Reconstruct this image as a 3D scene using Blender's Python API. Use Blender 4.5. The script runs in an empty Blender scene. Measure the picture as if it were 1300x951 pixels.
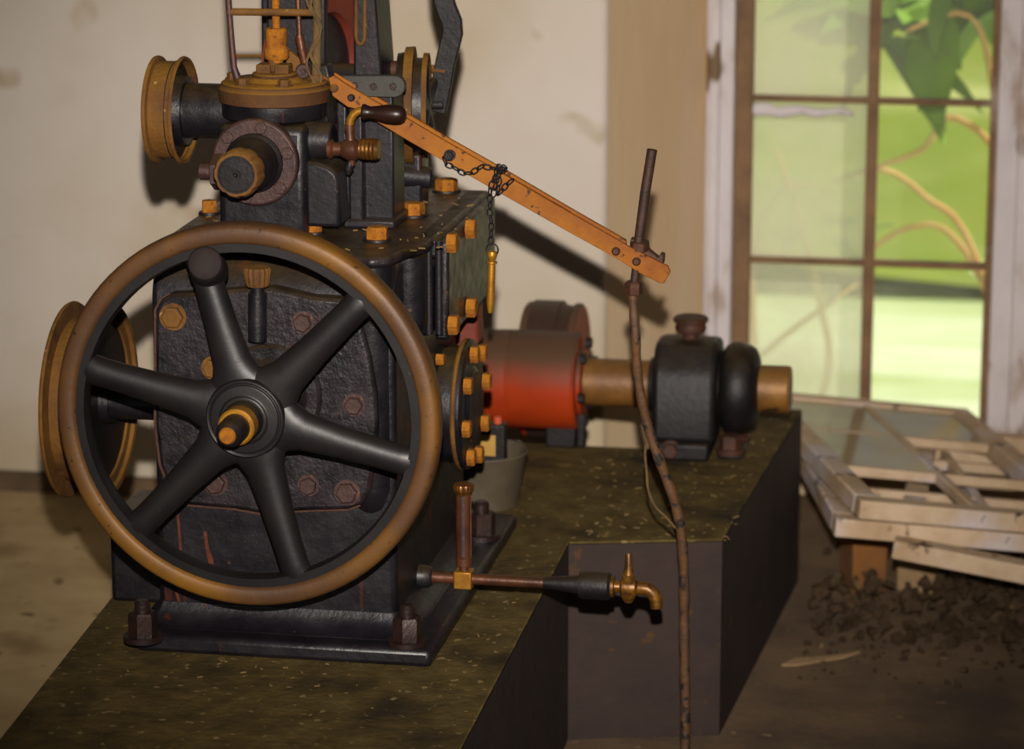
import bpy, bmesh, math, random
from mathutils import Vector, Matrix, Quaternion, Euler
random.seed(7)
scn = bpy.context.scene
COL = scn.collection
V = Vector
# ------------------------------------------------------------------ camera maths
F_PX = 4000.0
VX, VY = 1380.0, -500.0
PITCH = math.atan((475.5 - VY) / F_PX)
YAW = math.atan((VX - 650) / math.hypot(F_PX, 475.5 - VY))
CAM = V((1.18, -4.55, 1.87))
ROT = Euler((math.pi / 2 - PITCH, 0, YAW), 'XYZ').to_matrix()
FWD = ROT @ V((0, 0, -1))
def ray(x, y): return ROT @ V(((x - 650) / F_PX, -(y - 475.5) / F_PX, -1))
def PY(x, y, Y):
    d = ray(x, y); return CAM + d * ((Y - CAM.y) / d.y)
def PZ(x, y, Z):
    d = ray(x, y); return CAM + d * ((Z - CAM.z) / d.z)
def PX(x, y, X):
    d = ray(x, y); return CAM + d * ((X - CAM.x) / d.x)
def mpp(p): return (p - CAM).dot(FWD) / F_PX
YB = .36
YF = -0.17                      # plane of the machine's front face
def G(x, y, dy=0.0): return PY(x, y, YF + dy)      # a point of the machine, dy behind its front face
UP, XA, YA = V((0, 0, 1)), V((1, 0, 0)), V((0, 1, 0))

# ------------------------------------------------------------------ materials
def _mat(name):
    m = bpy.data.materials.new(name); m.use_nodes = True
    nt = m.node_tree; nt.nodes.clear()
    return m, nt, nt.nodes, nt.links
def M(name, c1, c2=None, scale=8, rough=.5, metal=0, bump=.15, bscale=60, dust=None, dustamt=.7,
      streak=None, speck=None, speck_scale=90, speck_lo=.68, spec=.5, coat=0, c3=None, c3_scale=2.5, c3_lo=.5, stretch=None, rough2=None, dustlo=.35, dusthi=.95, dn=(.25, .62)):
    m, nt, N, L = _mat(name)
    out = N.new('ShaderNodeOutputMaterial'); b = N.new('ShaderNodeBsdfPrincipled')
    L.new(b.outputs[0], out.inputs[0])
    tc = N.new('ShaderNodeTexCoord'); co = tc.outputs['Object']
    if stretch:
        mp = N.new('ShaderNodeMapping'); mp.inputs['Scale'].default_value = stretch
        L.new(co, mp.inputs[0]); co = mp.outputs[0]
    def noise(s, d=5, r=.6, vec=None):
        n = N.new('ShaderNodeTexNoise'); n.inputs['Scale'].default_value = s
        n.inputs['Detail'].default_value = d; n.inputs['Roughness'].default_value = r
        L.new(vec or co, n.inputs['Vector']); return n.outputs['Fac']
    def ramp(f, lo, hi):
        r = N.new('ShaderNodeMapRange'); r.inputs[1].default_value = lo; r.inputs[2].default_value = hi
        L.new(f, r.inputs[0]); return r.outputs[0]
    def mix(f, a, bb):
        x = N.new('ShaderNodeMix'); x.data_type = 'RGBA'
        if isinstance(f, float): x.inputs[0].default_value = f
        else: L.new(f, x.inputs[0])
        for s, v in ((6, a), (7, bb)):
            if isinstance(v, tuple): x.inputs[s].default_value = (*v, 1)
            else: L.new(v, x.inputs[s])
        return x.outputs[2]
    col = c1
    if c2: col = mix(ramp(noise(scale), .35, .68), c1, c2)
    if c3: col = mix(ramp(noise(c3_scale, 4, .55), c3_lo, c3_lo + .18), col, c3)
    if streak:
        mp = N.new('ShaderNodeMapping'); mp.inputs['Scale'].default_value = (30, 30, 4); L.new(tc.outputs['Object'], mp.inputs[0])
        col = mix(ramp(noise(1.2, 3, .5, mp.outputs[0]), .66, .74), col, streak)
    if speck: col = mix(ramp(noise(speck_scale, 2, .5), speck_lo, speck_lo + .07), col, speck)
    if dust:
        g = N.new('ShaderNodeNewGeometry'); sx = N.new('ShaderNodeSeparateXYZ'); L.new(g.outputs['Normal'], sx.inputs[0])
        a = ramp(sx.outputs[2], dustlo, dusthi); mu = N.new('ShaderNodeMath'); mu.operation = 'MULTIPLY'
        L.new(a, mu.inputs[0]); L.new(ramp(noise(26, 6, .7), *dn), mu.inputs[1])
        m2 = N.new('ShaderNodeMath'); m2.operation = 'MULTIPLY'; L.new(mu.outputs[0], m2.inputs[0]); m2.inputs[1].default_value = dustamt
        col = mix(m2.outputs[0], col, dust)
    if isinstance(col, tuple): b.inputs['Base Color'].default_value = (*col, 1)
    else: L.new(col, b.inputs['Base Color'])
    b.inputs['Metallic'].default_value = metal
    b.inputs['Specular IOR Level'].default_value = spec
    b.inputs['Coat Weight'].default_value = coat
    if rough2 is not None:
        r = N.new('ShaderNodeMapRange'); r.inputs[1].default_value = .3; r.inputs[2].default_value = .7
        r.inputs[3].default_value = rough; r.inputs[4].default_value = rough2
        L.new(noise(scale * 1.7), r.inputs[0]); L.new(r.outputs[0], b.inputs['Roughness'])
    else: b.inputs['Roughness'].default_value = rough
    if bump:
        bp = N.new('ShaderNodeBump'); bp.inputs['Strength'].default_value = bump; bp.inputs['Distance'].default_value = .004
        L.new(noise(bscale, 5, .65), bp.inputs['Height']); L.new(bp.outputs[0], b.inputs['Normal'])
    return m
DUST = (.065, .042, .014)
MT = {}
MT['black'] = M('black_paint', (.0042, .0036, .0056), (.011, .009, .012), 14, .3, 0, .25, 85, DUST, .75, streak=(.05, .012, .006), rough2=.5, speck=(.055, .03, .015), speck_lo=.69, speck_scale=75, spec=.4)
MT['oily'] = M('oily_black_paint', (.004, .0034, .0045), (.02, .014, .017), 22, .26, 0, .4, 110, DUST, .8, streak=(.05, .012, .008), rough2=.5, speck=(.06, .028, .015), speck_scale=60, speck_lo=.7, spec=.4)
MT['spoke'] = M('worn_black_enamel', (.006, .005, .0058), (.012, .010, .010), 10, .42, 0, .06, 120, (.02, .014, .01), .4, speck=(.03, .02, .014), speck_lo=.74, spec=.4)
MT['grey'] = M('grey_black_paint', (.006, .0052, .008), (.015, .0115, .014), 16, .42, 0, .22, 80, DUST, .8, streak=(.05, .013, .008), speck=(.08, .045, .025), speck_lo=.7, spec=.35)
MT['rim'] = M('hand_worn_rim_steel', (.062, .029, .013), (.10, .045, .012), 5, .5, .1, .12, 90, speck=(.03, .014, .008), speck_lo=.67, spec=.35, c3=(.21, .092, .007), c3_scale=2.6, c3_lo=.5)
MT['orange'] = M('orange_rust', (.34, .125, .007), (.16, .048, .006), 55, .85, 0, .7, 160, (.36, .16, .02), .5, spec=.25, speck=(.06, .025, .01), speck_scale=110, speck_lo=.66)
MT['ochre'] = M('ochre_rust_and_dust', (.15, .065, .009), (.06, .024, .007), 16, .75, 0, .5, 100, (.24, .12, .016), .7, speck=(.30, .2, .08), speck_scale=75, speck_lo=.70, spec=.3)
MT['lever'] = M('oiled_rusty_strap_steel', (.29, .105, .006), (.18, .052, .007), 13, .6, 0, .25, 120, speck=(.06, .02, .012), speck_scale=80, speck_lo=.64, spec=.18, c3=(.2, .06, .014), c3_scale=9, c3_lo=.55)
MT['brown'] = M('brown_rust', (.035, .014, .009), (.07, .025, .012), 30, .6, .1, .4, 120, DUST, .4, speck=(.02, .012, .01), spec=.35)
MT['mauve'] = M('mauve_rust', (.055, .027, .022), (.035, .017, .018), 25, .5, .2, .35, 100, DUST, .5, speck=(.12, .045, .018), speck_lo=.68, spec=.4)
MT['brass'] = M('tarnished_brass', (.26, .11, .015), (.07, .026, .009), 40, .4, .7, .15, 120)
MT['bright_brass'] = M('yellow_brass', (.40, .19, .014), (.24, .10, .010), 30, .45, .55, .15, 120)
MT['copper'] = M('copper_pipe', (.12, .042, .017), (.05, .018, .011), 24, .42, .4, .2, 100, DUST, .5)
MT['red'] = M('faded_red_paint', (.34, .034, .003), (.25, .024, .004), 9, .55, 0, .15, 80, (.085, .045, .025), 1.0, dustlo=.0, dusthi=.62, dn=(.0, .35), spec=.25)
MT['redwheel'] = M('dull_red_paint', (.17, .028, .014), (.11, .02, .012), 12, .55, 0, .2, 80, spec=.3)
MT['shaft'] = M('rusty_shaft', (.24, .11, .02), (.12, .048, .012), 14, .5, .2, .2, 90, (.13, .075, .025), .6, speck=(.04, .02, .01), speck_scale=20, speck_lo=.68)
MT['wood'] = M('black_lacquered_wood', (.009, .004, .003), (.022, .007, .005), 12, .35, 0, .05, 60, spec=.35)
MT['iron'] = M('dark_iron', (.0042, .0033, .0042), (.011, .008, .009), 18, .5, .1, .25, 90, DUST, .5, spec=.35, speck=(.06, .04, .022), speck_scale=70, speck_lo=.73)
MT['rod'] = M('rusty_iron_rod', (.02, .011, .008), (.055, .022, .011), 40, .6, .2, .4, 120)
MT['hose'] = M('cracked_brown_hose', (.10, .044, .014), (.05, .022, .011), 30, .6, 0, .5, 140, speck=(.012, .008, .006), speck_scale=60, speck_lo=.58)
MT['cord'] = M('cobwebby_cord', (.12, .07, .02), (.06, .034, .012), 40, .9, 0, .5, 150)
MT['purple'] = M('purple_brown_rod', (.045, .02, .023), (.075, .03, .016), 30, .5, .2, .3, 120)
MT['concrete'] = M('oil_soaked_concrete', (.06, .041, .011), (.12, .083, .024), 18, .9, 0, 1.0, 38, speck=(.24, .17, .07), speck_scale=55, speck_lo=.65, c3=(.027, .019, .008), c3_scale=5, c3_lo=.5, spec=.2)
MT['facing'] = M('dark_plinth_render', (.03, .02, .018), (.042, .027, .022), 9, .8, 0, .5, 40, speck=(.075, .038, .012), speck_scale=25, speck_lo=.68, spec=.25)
MT['plaster'] = M('cream_plaster', (.61, .55, .49), (.54, .475, .39), 1.6, .9, 0, .3, 14, c3=(.45, .36, .215), c3_scale=.9, c3_lo=.5, speck=(.44, .36, .25), speck_scale=6, speck_lo=.66, spec=.2)
MT['reveal'] = M('angle_shaded_ochre_plaster', (.52, .37, .22), (.56, .43, .28), 3, .9, 0, .3, 14, stretch=(3, 3, .5), spec=.2)  # ochre tint paints in the shade the splayed reveal gets from its angle
MT['floor'] = M('dirt_floor', (.16, .10, .05), (.085, .055, .03), 7, .95, 0, .9, 30, c3=(.055, .035, .022), c3_scale=2.2, c3_lo=.5, speck=(.3, .2, .1), speck_scale=28, speck_lo=.7)
MT['dusty'] = M('pale_dusty_screed', (.62, .47, .25), (.46, .33, .16), 6, .95, 0, .5, 26, speck=(.2, .13, .06), speck_scale=16, speck_lo=.66, c3=(.26, .17, .07), c3_scale=3, c3_lo=.58, spec=.2)
MT['white'] = M('peeling_white_paint', (.60, .55, .57), (.48, .43, .43), 9, .6, 0, .5, 30, speck=(.13, .07, .025), speck_scale=13, speck_lo=.61, c3=(.26, .15, .06), c3_scale=9, c3_lo=.54, stretch=(1, 1, .45))
MT['whitewood'] = M('weathered_white_wood', (.52, .39, .26), (.36, .24, .13), 9, .7, 0, .5, 30, speck=(.05, .03, .02), speck_scale=22, speck_lo=.65, c3=(.52, .46, .46), c3_scale=6, c3_lo=.47)
MT['sash'] = M('bare_brown_wood', (.2, .11, .045), (.12, .06, .025), 12, .7, 0, .4, 30, c3=(.4, .33, .25), c3_scale=6, c3_lo=.62)
MT['bucket'] = M('grey_galvanised_steel', (.10, .08, .05), (.065, .05, .03), 14, .6, .1, .2, 60)
MT['label'] = M('yellow_paper', (.42, .25, .04), (.3, .16, .03), 20, .7)
MT['redcap'] = M('orange_red_plastic', (.5, .09, .03), (.4, .06, .02), 20, .5)
MT['paper'] = M('crumpled_paper', (.28, .18, .09), (.2, .13, .06), 12, .9)
MT['straw'] = M('straw_flakes', (.16, .10, .03), (.09, .055, .018), 30, .9, bump=0)
MT['brick'] = M('orange_brick', (.22, .085, .015), (.12, .05, .015), 12, .9, 0, .5, 30)
MT['leaf'] = M('green_leaf', (.13, .25, .006), (.07, .17, .006), 6, .6, bump=0, spec=.2)
MT['branch'] = M('pale_branch', (.50, .36, .14), (.45, .25, .05), 10, .8)
MT['grass'] = M('meadow_grass', (.20, .25, .025), (.15, .22, .02), .7, .9, 0, .4, 8, c3=(.38, .42, .16), c3_scale=.5, c3_lo=.5, spec=.1)
MT['water'] = M('pale_stream_water', (.30, .42, .10), (.75, .82, .66), .8, .7, 0, .2, 4, stretch=(.35, 2.2, 1), spec=.2)
MT['clean'] = M('oiled_black_casting', (.005, .0045, .007), (.013, .010, .014), 14, .3, 0, .25, 80, streak=(.05, .012, .006), rough2=.45, speck=(.05, .02, .012), speck_lo=.72, spec=.5)
MT['cap'] = M('dust_caked_cap', (.085, .036, .010), (.05, .02, .008), 18, .75, 0, .4, 100, (.27, .13, .012), .95, speck=(.2, .12, .05), speck_lo=.74, spec=.25, dn=(.15, .5))
MT['handle'] = M('dull_black_handle', (.012, .009, .010), (.022, .015, .014), 16, .75, 0, .1, 90, spec=.15)
MT['nut'] = M('oily_brown_nut', (.012, .007, .007), (.03, .013, .009), 24, .4, .1, .3, 100, spec=.4)
MT['rubble'] = M('dark_rubble', (.035, .022, .012), (.065, .042, .022), 7, .95, 0, .5, 40, speck=(.12, .08, .035), speck_scale=22, speck_lo=.66, spec=.15)
MT['streakrust'] = M('red_brown_rust', (.12, .03, .014), (.05, .016, .01), 60, .8, 0, .4, 120, spec=.2)
MT['bar'] = M('bare_grey_steel', (.03, .03, .026), (.045, .042, .034), 16, .55, .1, .15, 80, speck=(.08, .045, .025), speck_lo=.7, spec=.35)
MT['oilybrass'] = M('oily_dark_brass', (.20, .085, .010), (.022, .009, .004), 55, .4, .4, .15, 120)
def glass_mat(name, milky, col):
    m, nt, N, L = _mat(name)
    out = N.new('ShaderNodeOutputMaterial'); tr = N.new('ShaderNodeBsdfTransparent'); df = N.new('ShaderNodeBsdfDiffuse'); tl = N.new('ShaderNodeBsdfTranslucent')
    gl = N.new('ShaderNodeBsdfGlossy'); gl.inputs['Roughness'].default_value = .08
    df.inputs[0].default_value = (*col, 1); tl.inputs[0].default_value = (*col, 1)
    a = N.new('ShaderNodeMixShader'); a.inputs[0].default_value = .65; L.new(df.outputs[0], a.inputs[1]); L.new(tl.outputs[0], a.inputs[2])
    n = N.new('ShaderNodeTexNoise'); n.inputs['Scale'].default_value = 4; tc = N.new('ShaderNodeTexCoord'); L.new(tc.outputs['Object'], n.inputs['Vector'])
    r = N.new('ShaderNodeMapRange'); r.inputs[1].default_value = .3; r.inputs[2].default_value = .7; r.inputs[3].default_value = milky * .6; r.inputs[4].default_value = min(1, milky * 1.4)
    L.new(n.outputs[0], r.inputs[0])
    b = N.new('ShaderNodeMixShader'); L.new(r.outputs[0], b.inputs[0]); L.new(tr.outputs[0], b.inputs[1]); L.new(a.outputs[0], b.inputs[2])
    c = N.new('ShaderNodeMixShader'); fz = N.new('ShaderNodeFresnel'); fz.inputs[0].default_value = 1.45; L.new(fz.outputs[0], c.inputs[0]); L.new(b.outputs[0], c.inputs[1]); L.new(gl.outputs[0], c.inputs[2])
    L.new(c.outputs[0], out.inputs[0]); return m
MT['glass'] = glass_mat('dusty_glass', .08, (.75, .78, .68))
MT['milky'] = glass_mat('milky_dirty_glass', .5, (.88, .88, .70))
MT['sashglass'] = glass_mat('reflection_toned_glass', 1.2, (.85, .76, .50))  # pale opaque colour paints in the wall and window reflection on these panes

# ------------------------------------------------------------------ mesh builder
WORLD = {}
class MB:
    def __init__(s): s.bm = bmesh.new()
    def face(s, vs):
        try: return s.bm.faces.new(vs)
        except ValueError: return None
    def loop(s, rings, cap0=True, cap1=True, closed=False):
        R = [[s.bm.verts.new(p) for p in r] for r in rings]
        n = len(R[0]); k = len(R)
        for i in range(k if closed else k - 1):
            a, b = R[i], R[(i + 1) % k]
            for j in range(n): s.face((a[j], a[(j + 1) % n], b[(j + 1) % n], b[j]))
        if not closed:
            if cap0: s.face(list(reversed(R[0])))
            if cap1: s.face(R[-1])
        return s
    def box(s, lo, hi, rot=None, about=None):
        x0, y0, z0 = lo; x1, y1, z1 = hi
        pts = [V(p) for p in ((x0, y0, z0), (x1, y0, z0), (x1, y1, z0), (x0, y1, z0), (x0, y0, z1), (x1, y0, z1), (x1, y1, z1), (x0, y1, z1))]
        if rot is not None:
            c = about or sum(pts, V()) / 8
            pts = [c + rot @ (p - c) for p in pts]
        return s.loop([pts[:4], pts[4:]])
    def lathe(s, o, axis, prof, seg=32, fn=None, phase=0, cap0=True, cap1=True, closed=False):
        a = V(axis).normalized(); q = UP.rotation_difference(a)
        e1, e2 = q @ XA, q @ YA
        rings = []
        for t, r in prof:
            ring = []
            for j in range(seg):
                th = 2 * math.pi * j / seg + phase
                rr = max(r, 1e-5) * (fn(th) if fn else 1)
                ring.append(o + a * t + (e1 * math.cos(th) + e2 * math.sin(th)) * rr)
            rings.append(ring)
        return s.loop(rings, cap0, cap1, closed)
    def cyl(s, p0, p1, r0, r1=None, seg=24, phase=0):
        d = p1 - p0
        return s.lathe(p0, d, [(0, r0), (d.length, r0 if r1 is None else r1)], seg, phase=phase)
    def tube(s, path, rad, seg=12, n0=None, flat=None, closed=False):
        pts = [V(p) for p in path]; k = len(pts); rings = []
        if not hasattr(rad, '__len__'): rad = [rad] * k
        prev = None
        for i in range(k):
            if closed: t = (pts[(i + 1) % k] - pts[i - 1]).normalized()
            else: t = (pts[min(i + 1, k - 1)] - pts[max(i - 1, 0)]).normalized()
            if prev is None:
                n = V(n0) if n0 is not None else (YA if abs(t.y) < .9 else XA)
            else: n = prev
            n = (n - t * n.dot(t)).normalized(); prev = n; b = t.cross(n)
            r = rad[i]; ra, rb = (r if hasattr(r, '__len__') else (r, r))
            rings.append([pts[i] + n * math.cos(2 * math.pi * j / seg) * ra + b * math.sin(2 * math.pi * j / seg) * rb for j in range(seg)])
        return s.loop(rings, closed=closed)
    def strip(s, path, w, th, n0):       # rectangular bar along a path: w along n0, th across
        pts = [V(p) for p in path]; rings = []
        for i in range(len(pts)):
            t = (pts[min(i + 1, len(pts) - 1)] - pts[max(i - 1, 0)]).normalized()
            n = V(n0); n = (n - t * n.dot(t)).normalized(); b = t.cross(n)
            rings.append([pts[i] + n * sx * w / 2 + b * sy * th / 2 for sx, sy in ((-1, -1), (1, -1), (1, 1), (-1, 1))])
        return s.loop(rings)
    def prism(s, pts, d):
        pts = [V(p) for p in pts]; d = V(d)
        return s.loop([pts, [p + d for p in pts]])
    def chain(s, path, ln, wd, r):
        # oval links laid along a polyline
        pts = [V(p) for p in path]; seglen = [(pts[i + 1] - pts[i]).length for i in range(len(pts) - 1)]; tot = sum(seglen)
        n = int(tot / (ln * .78)); 
        def at(dist):
            for i, l in enumerate(seglen):
                if dist <= l or i == len(seglen) - 1: return pts[i] + (pts[i + 1] - pts[i]) * (dist / l), (pts[i + 1] - pts[i]).normalized()
                dist -= l
        for k in range(n):
            c, t = at((k + .5) * tot / n)
            side = YA.cross(t).normalized(); nn = t.cross(side)
            w = side if k % 2 else (nn * .75 + side * .65).normalized()
            pth = []
            for j in range(12):
                th = 2 * math.pi * j / 12
                pth.append(c + t * math.cos(th) * ln / 2 + w * math.sin(th) * wd / 2)
            s.tube(pth, r, 6, n0=t.cross(w), closed=True)
        return s
    def build(s, name, mat, parent=None, bevel=0, smooth=True, seg=2, angle=35):
        bm = s.bm
        bmesh.ops.recalc_face_normals(bm, faces=bm.faces)
        lo = V([min(v.co[i] for v in bm.verts) for i in range(3)]); hi = V([max(v.co[i] for v in bm.verts) for i in range(3)])
        c = (lo + hi) / 2
        if parent is None: c.z = lo.z
        for v in bm.verts: v.co -= c
        me = bpy.data.meshes.new(name); bm.to_mesh(me); bm.free()
        me.materials.append(MT[mat] if isinstance(mat, str) else mat)
        if smooth:
            for p in me.polygons: p.use_smooth = True
            me.set_sharp_from_angle(angle=math.radians(angle))
        o = bpy.data.objects.new(name, me); COL.objects.link(o)
        place(o, c, parent)
        if bevel:
            md = o.modifiers.new('edge', 'BEVEL'); md.width = bevel; md.segments = seg; md.limit_method = 'ANGLE'; md.angle_limit = math.radians(40); md.harden_normals = False
        return o
def place(o, c, parent):
    WORLD[o] = V(c); o.location = V(c) - (WORLD[parent] if parent else V())
    if parent: o.parent = parent
def empty(name, loc):
    o = bpy.data.objects.new(name, None); COL.objects.link(o); o.empty_display_size = .05; place(o, V(loc), None); return o
def tag(o, label, cat=None, group=None, kind=None):
    if label: o['label'] = label
    if cat: o['category'] = cat
    if group: o['group'] = group
    if kind: o['kind'] = kind
    return o
def struct(o): o['kind'] = 'structure'; return o
_bolts = {}
def bolt(name, parent, pos, axis, r, h, mat='orange', phase=0, washer=True):
    key = (round(r, 4), round(h, 4), mat, washer)
    if key not in _bolts:
        m = MB()
        if washer: m.lathe(V(), UP, [(-.004, r * 1.25), (h * .18, r * 1.25), (h * .18, r * 1.1)], 20)
        m.lathe(V(), UP, [(h * .1, r), (h * .88, r), (h, r * .86)], 6)
        bm = m.bm; bmesh.ops.recalc_face_normals(bm, faces=bm.faces)
        me = bpy.data.meshes.new(name); bm.to_mesh(me); bm.free(); me.materials.append(MT[mat])
        for p in me.polygons: p.use_smooth = True
        me.set_sharp_from_angle(angle=math.radians(30)); _bolts[key] = me
    o = bpy.data.objects.new(name, _bolts[key]); COL.objects.link(o)
    o.rotation_mode = 'QUATERNION'
    o.rotation_quaternion = UP.rotation_difference(V(axis).normalized()) @ Quaternion(UP, phase)
    place(o, V(pos), parent); return o

# ------------------------------------------------------------------ the room
YW = 1.752                        # back wall, room side
YR = YW + .30                     # plane of the window frame
fl = MB(); fl.box((-2.6, -5.6, -.12), (2.8, YW + .42, 0)); struct(fl.build('floor', 'floor', smooth=False))
xe = PY(770, 300, YW).x           # where the wall turns into the window recess
xr0 = PY(896, 300, YR).x
xr1 = PY(1302, 300, YR).x + .03
zs = PY(1100, 552, YR).z          # sill height
zt = PY(1100, -285, YR).z         # head of the window
w = MB()
w.box((-2.6, YW, 0), (xe, YW + .42, 2.9))
struct(w.build('wall_back', 'plaster', bevel=.02, seg=4))
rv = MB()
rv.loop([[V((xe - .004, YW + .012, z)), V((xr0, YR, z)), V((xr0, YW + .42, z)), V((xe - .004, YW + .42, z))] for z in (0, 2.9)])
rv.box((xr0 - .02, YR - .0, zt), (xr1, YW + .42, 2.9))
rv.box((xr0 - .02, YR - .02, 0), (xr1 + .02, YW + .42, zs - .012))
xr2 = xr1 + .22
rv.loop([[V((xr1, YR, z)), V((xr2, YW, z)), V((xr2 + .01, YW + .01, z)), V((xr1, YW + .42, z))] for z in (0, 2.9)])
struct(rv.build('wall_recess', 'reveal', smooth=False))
w = MB(); w.loop([[V((xr2, YW + .001, z)), V((2.8, YW + .001, z)), V((2.8, YW + .42, z)), V((xr1, YW + .42, z))] for z in (0, 2.9)])
struct(w.build('wall_back_beside_window', 'plaster', smooth=False)).name = 'wall_back_right'
w = MB(); w.box((-2.8, -5.6, 0), (-2.6, YW + .42, 2.9)); struct(w.build('wall_left', 'plaster', smooth=False))
w = MB(); w.box((2.8, -5.6, 0), (3.0, YW + .42, 2.9)); struct(w.build('wall_right', 'plaster', smooth=False))
w = MB(); w.box((-2.8, -5.6, 2.9), (3.0, YW + .42, 3.05)); struct(w.build('ceiling', 'plaster', smooth=False))
# pale dust-strewn screed beside the plinth
sc = MB()
edge = [PZ(*p, .004) for p in ((138, 700), (100, 830), (40, 1000))]
sc.prism([V((-2.6, -1.2, 0)), V((-.30, -1.2, 0)), V((-.285, -.3, 0)), V((-.285, YW, 0)), V((-2.6, YW, 0))], V((0, 0, .006)))
struct(sc.build('floor_screed', 'dusty', smooth=False))
# worn skirting band at the foot of the back wall
sk = MB(); a, b = V((-2.6, YW - .012, .006)), V((.1, YW - .012, .006))
sk.loop([[V((-2.6, YW - .02, .006)), V((-2.6, YW, .006)), V((-2.6, YW, .05)), V((-2.6, YW - .012, .045))], [V((.15, YW - .02, .006)), V((.15, YW, .006)), V((.15, YW, .05)), V((.15, YW - .012, .045))]])
struct(sk.build('baseboard_back', 'floor', bevel=.004))

# window
win = empty('window_1', (xr0, YR, zs)); struct(win)
def wx(px, y=300): return PY(px, y, YR).x
m = MB()
m.box((xr0, YR - .035, zs - .01), (wx(931), YR + .1, zt + .02)); m.box((xr0 + .008, YR - .05, zs - .01), (wx(914), YR - .03, zt + .02))
m.box((wx(1263, 250), YR - .035, zs - .01), (xr1, YR + .1, zt + .02)); m.box((wx(1290, 250), YR - .055, zs - .01), (xr1 + .005, YR - .03, zt + .02))
m.box((xr0, YR - .03, zt - .02), (xr1, YR + .1, zt + .06))
o = m.build('window_frame', 'white', win, bevel=.004); o['label'] = 'white frame with peeling paint'
m = MB(); m.box((xr0, YR - .06, zs - .03), (xr1, YR + .1, zs)); m.build('window_sill', 'white', win, bevel=.004)
m = MB()
m.box((wx(931) - .002, YR + .01, zs), (wx(952), YR + .06, zt)); m.box((wx(1253, 250), YR + .01, zs), (wx(1263, 250) + .002, YR + .06, zt))
m.box((wx(931), YR + .01, zs), (wx(1263), YR + .06, zs + .02))
m.build('sash_stile', 'sash', win, bevel=.003)
m = MB(); m.box((wx(1096), YR + .015, zs), (wx(1110), YR + .05, zt))
rows = [PY(1100, y, YR).z for y in (337, 130, -76)]
for z in rows: m.box((wx(950), YR + .016, z - .006), (wx(1256), YR + .048, z + .006))
m.build('muntin', 'sash', win, bevel=.002)
zr = [zs + .015] + rows + [zt]
for i in range(4):
    for (x0, x1, mk) in ((wx(951), wx(1097), 'milky'), (wx(1109), wx(1255), 'glass')):
        m = MB(); m.box((x0, YR + .03, zr[i]), (x1, YR + .033, zr[i + 1])); p = m.build('pane', mk, win, smooth=False)
        p['label'] = 'milky dirty glass pane' if mk == 'milky' else 'clear dusty glass pane'
# plaster smears left along the broken putty of the middle glazing bar
m = MB(); pts = []
zz = PY(1000, 143, YR).z
for i in range(9):
    t = i / 8; pts.append(V((wx(952) + t * (wx(1078) - wx(952)), YR + .022, zz + .004 * math.sin(i * 2.1))))
m.tube(pts, [(.006, .013 - .008 * i / 8 + .002 * (i % 2)) for i in range(9)], 8, n0=YA); m.build('putty', 'white', win)

# ------------------------------------------------------------------ outdoors
m = MB(); nx, ny = 40, 40; grid = []
for j in range(ny + 1):
    row = []
    for i in range(nx + 1):
        x = -9 + 20 * i / nx; y = 5.6 + 20 * j / ny
        z = -.28 + .05 * max(0, y - 6) + .10 * math.sin(x * 1.3 + y) * math.sin(y * .8) + .05 * random.random()
        row.append(m.bm.verts.new((x, y, z)))
    grid.append(row)
for j in range(ny):
    for i in range(nx): m.face((grid[j][i], grid[j][i + 1], grid[j + 1][i + 1], grid[j + 1][i]))
tag(m.build('meadow', 'grass'), 'sunlit green meadow on the far bank outside the window', 'grass', kind='stuff')
m = MB(); m.box((-9, 2.3, -.6), (11, 6.4, -.33)); o = m.build('stream_water', 'water', smooth=False); struct(o)

def smooth_path(pts, n=4):
    out = []
    for i in range(len(pts) - 1):
        p0 = pts[max(i - 1, 0)]; p1 = pts[i]; p2 = pts[i + 1]; p3 = pts[min(i + 2, len(pts) - 1)]
        for k in range(n):
            t = k / n; out.append(.5 * ((2 * p1) + (p2 - p0) * t + (2 * p0 - 5 * p1 + 4 * p2 - p3) * t * t + (3 * p1 - p0 - 3 * p2 + p3) * t ** 3))
    out.append(pts[-1]); return out
def leaf_mesh(name, L_, W_):
    m = MB(); rows = []
    for i in range(7):
        t = i / 6; wd = W_ * math.sin(math.pi * min(.98, t * .92 + .06)) ** .8 * (1 - .3 * t); dz = -.25 * L_ * t * t
        rows.append((V((t * L_, -wd / 2, dz + .12 * wd)), V((t * L_, 0, dz)), V((t * L_, wd / 2, dz + .12 * wd))))
    vv = [[m.bm.verts.new(p) for p in r] for r in rows]
    for i in range(6):
        for k in range(2): m.face((vv[i][k], vv[i][k + 1], vv[i + 1][k + 1], vv[i + 1][k]))
    me = bpy.data.meshes.new(name); m.bm.to_mesh(me); m.bm.free(); me.materials.append(MT['leaf'])
    for p in me.polygons: p.use_smooth = True
    return me
LEAF = leaf_mesh('leaf', .16, .10)
def shrub(base, stems, label, nleaf, size, leafzone):
    root = empty('leafy_shrub', base); tag(root, label, 'shrub', 'shrubs outside the window')
    for st in stems:
        m = MB(); st = smooth_path(st, 5); k = len(st); m.tube(st, [.011 - .006 * i / max(1, k - 1) for i in range(k)], 7); m.build('branch', 'branch', root)
    m = MB()
    for i in range(nleaf):
        c, sp = random.choice(leafzone); p = V(c) + V([random.gauss(0, s) for s in sp])
        q = Euler((random.uniform(-.7, .7), random.uniform(-.4, .9), random.uniform(0, 6.28))).to_matrix()
        s_ = size * random.uniform(.7, 1.25)
        tmp = [m.bm.verts.new(p + q @ (v.co * s_)) for v in LEAF.vertices]
        for f in LEAF.polygons: m.face([tmp[j] for j in f.vertices])
    o = m.build('foliage', 'leaf', root); o['kind'] = 'stuff'
    return root
def O(x, y, d): return PY(x, y, YR + d)
base = O(1330, 700, .8); base.z = -.34
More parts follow.
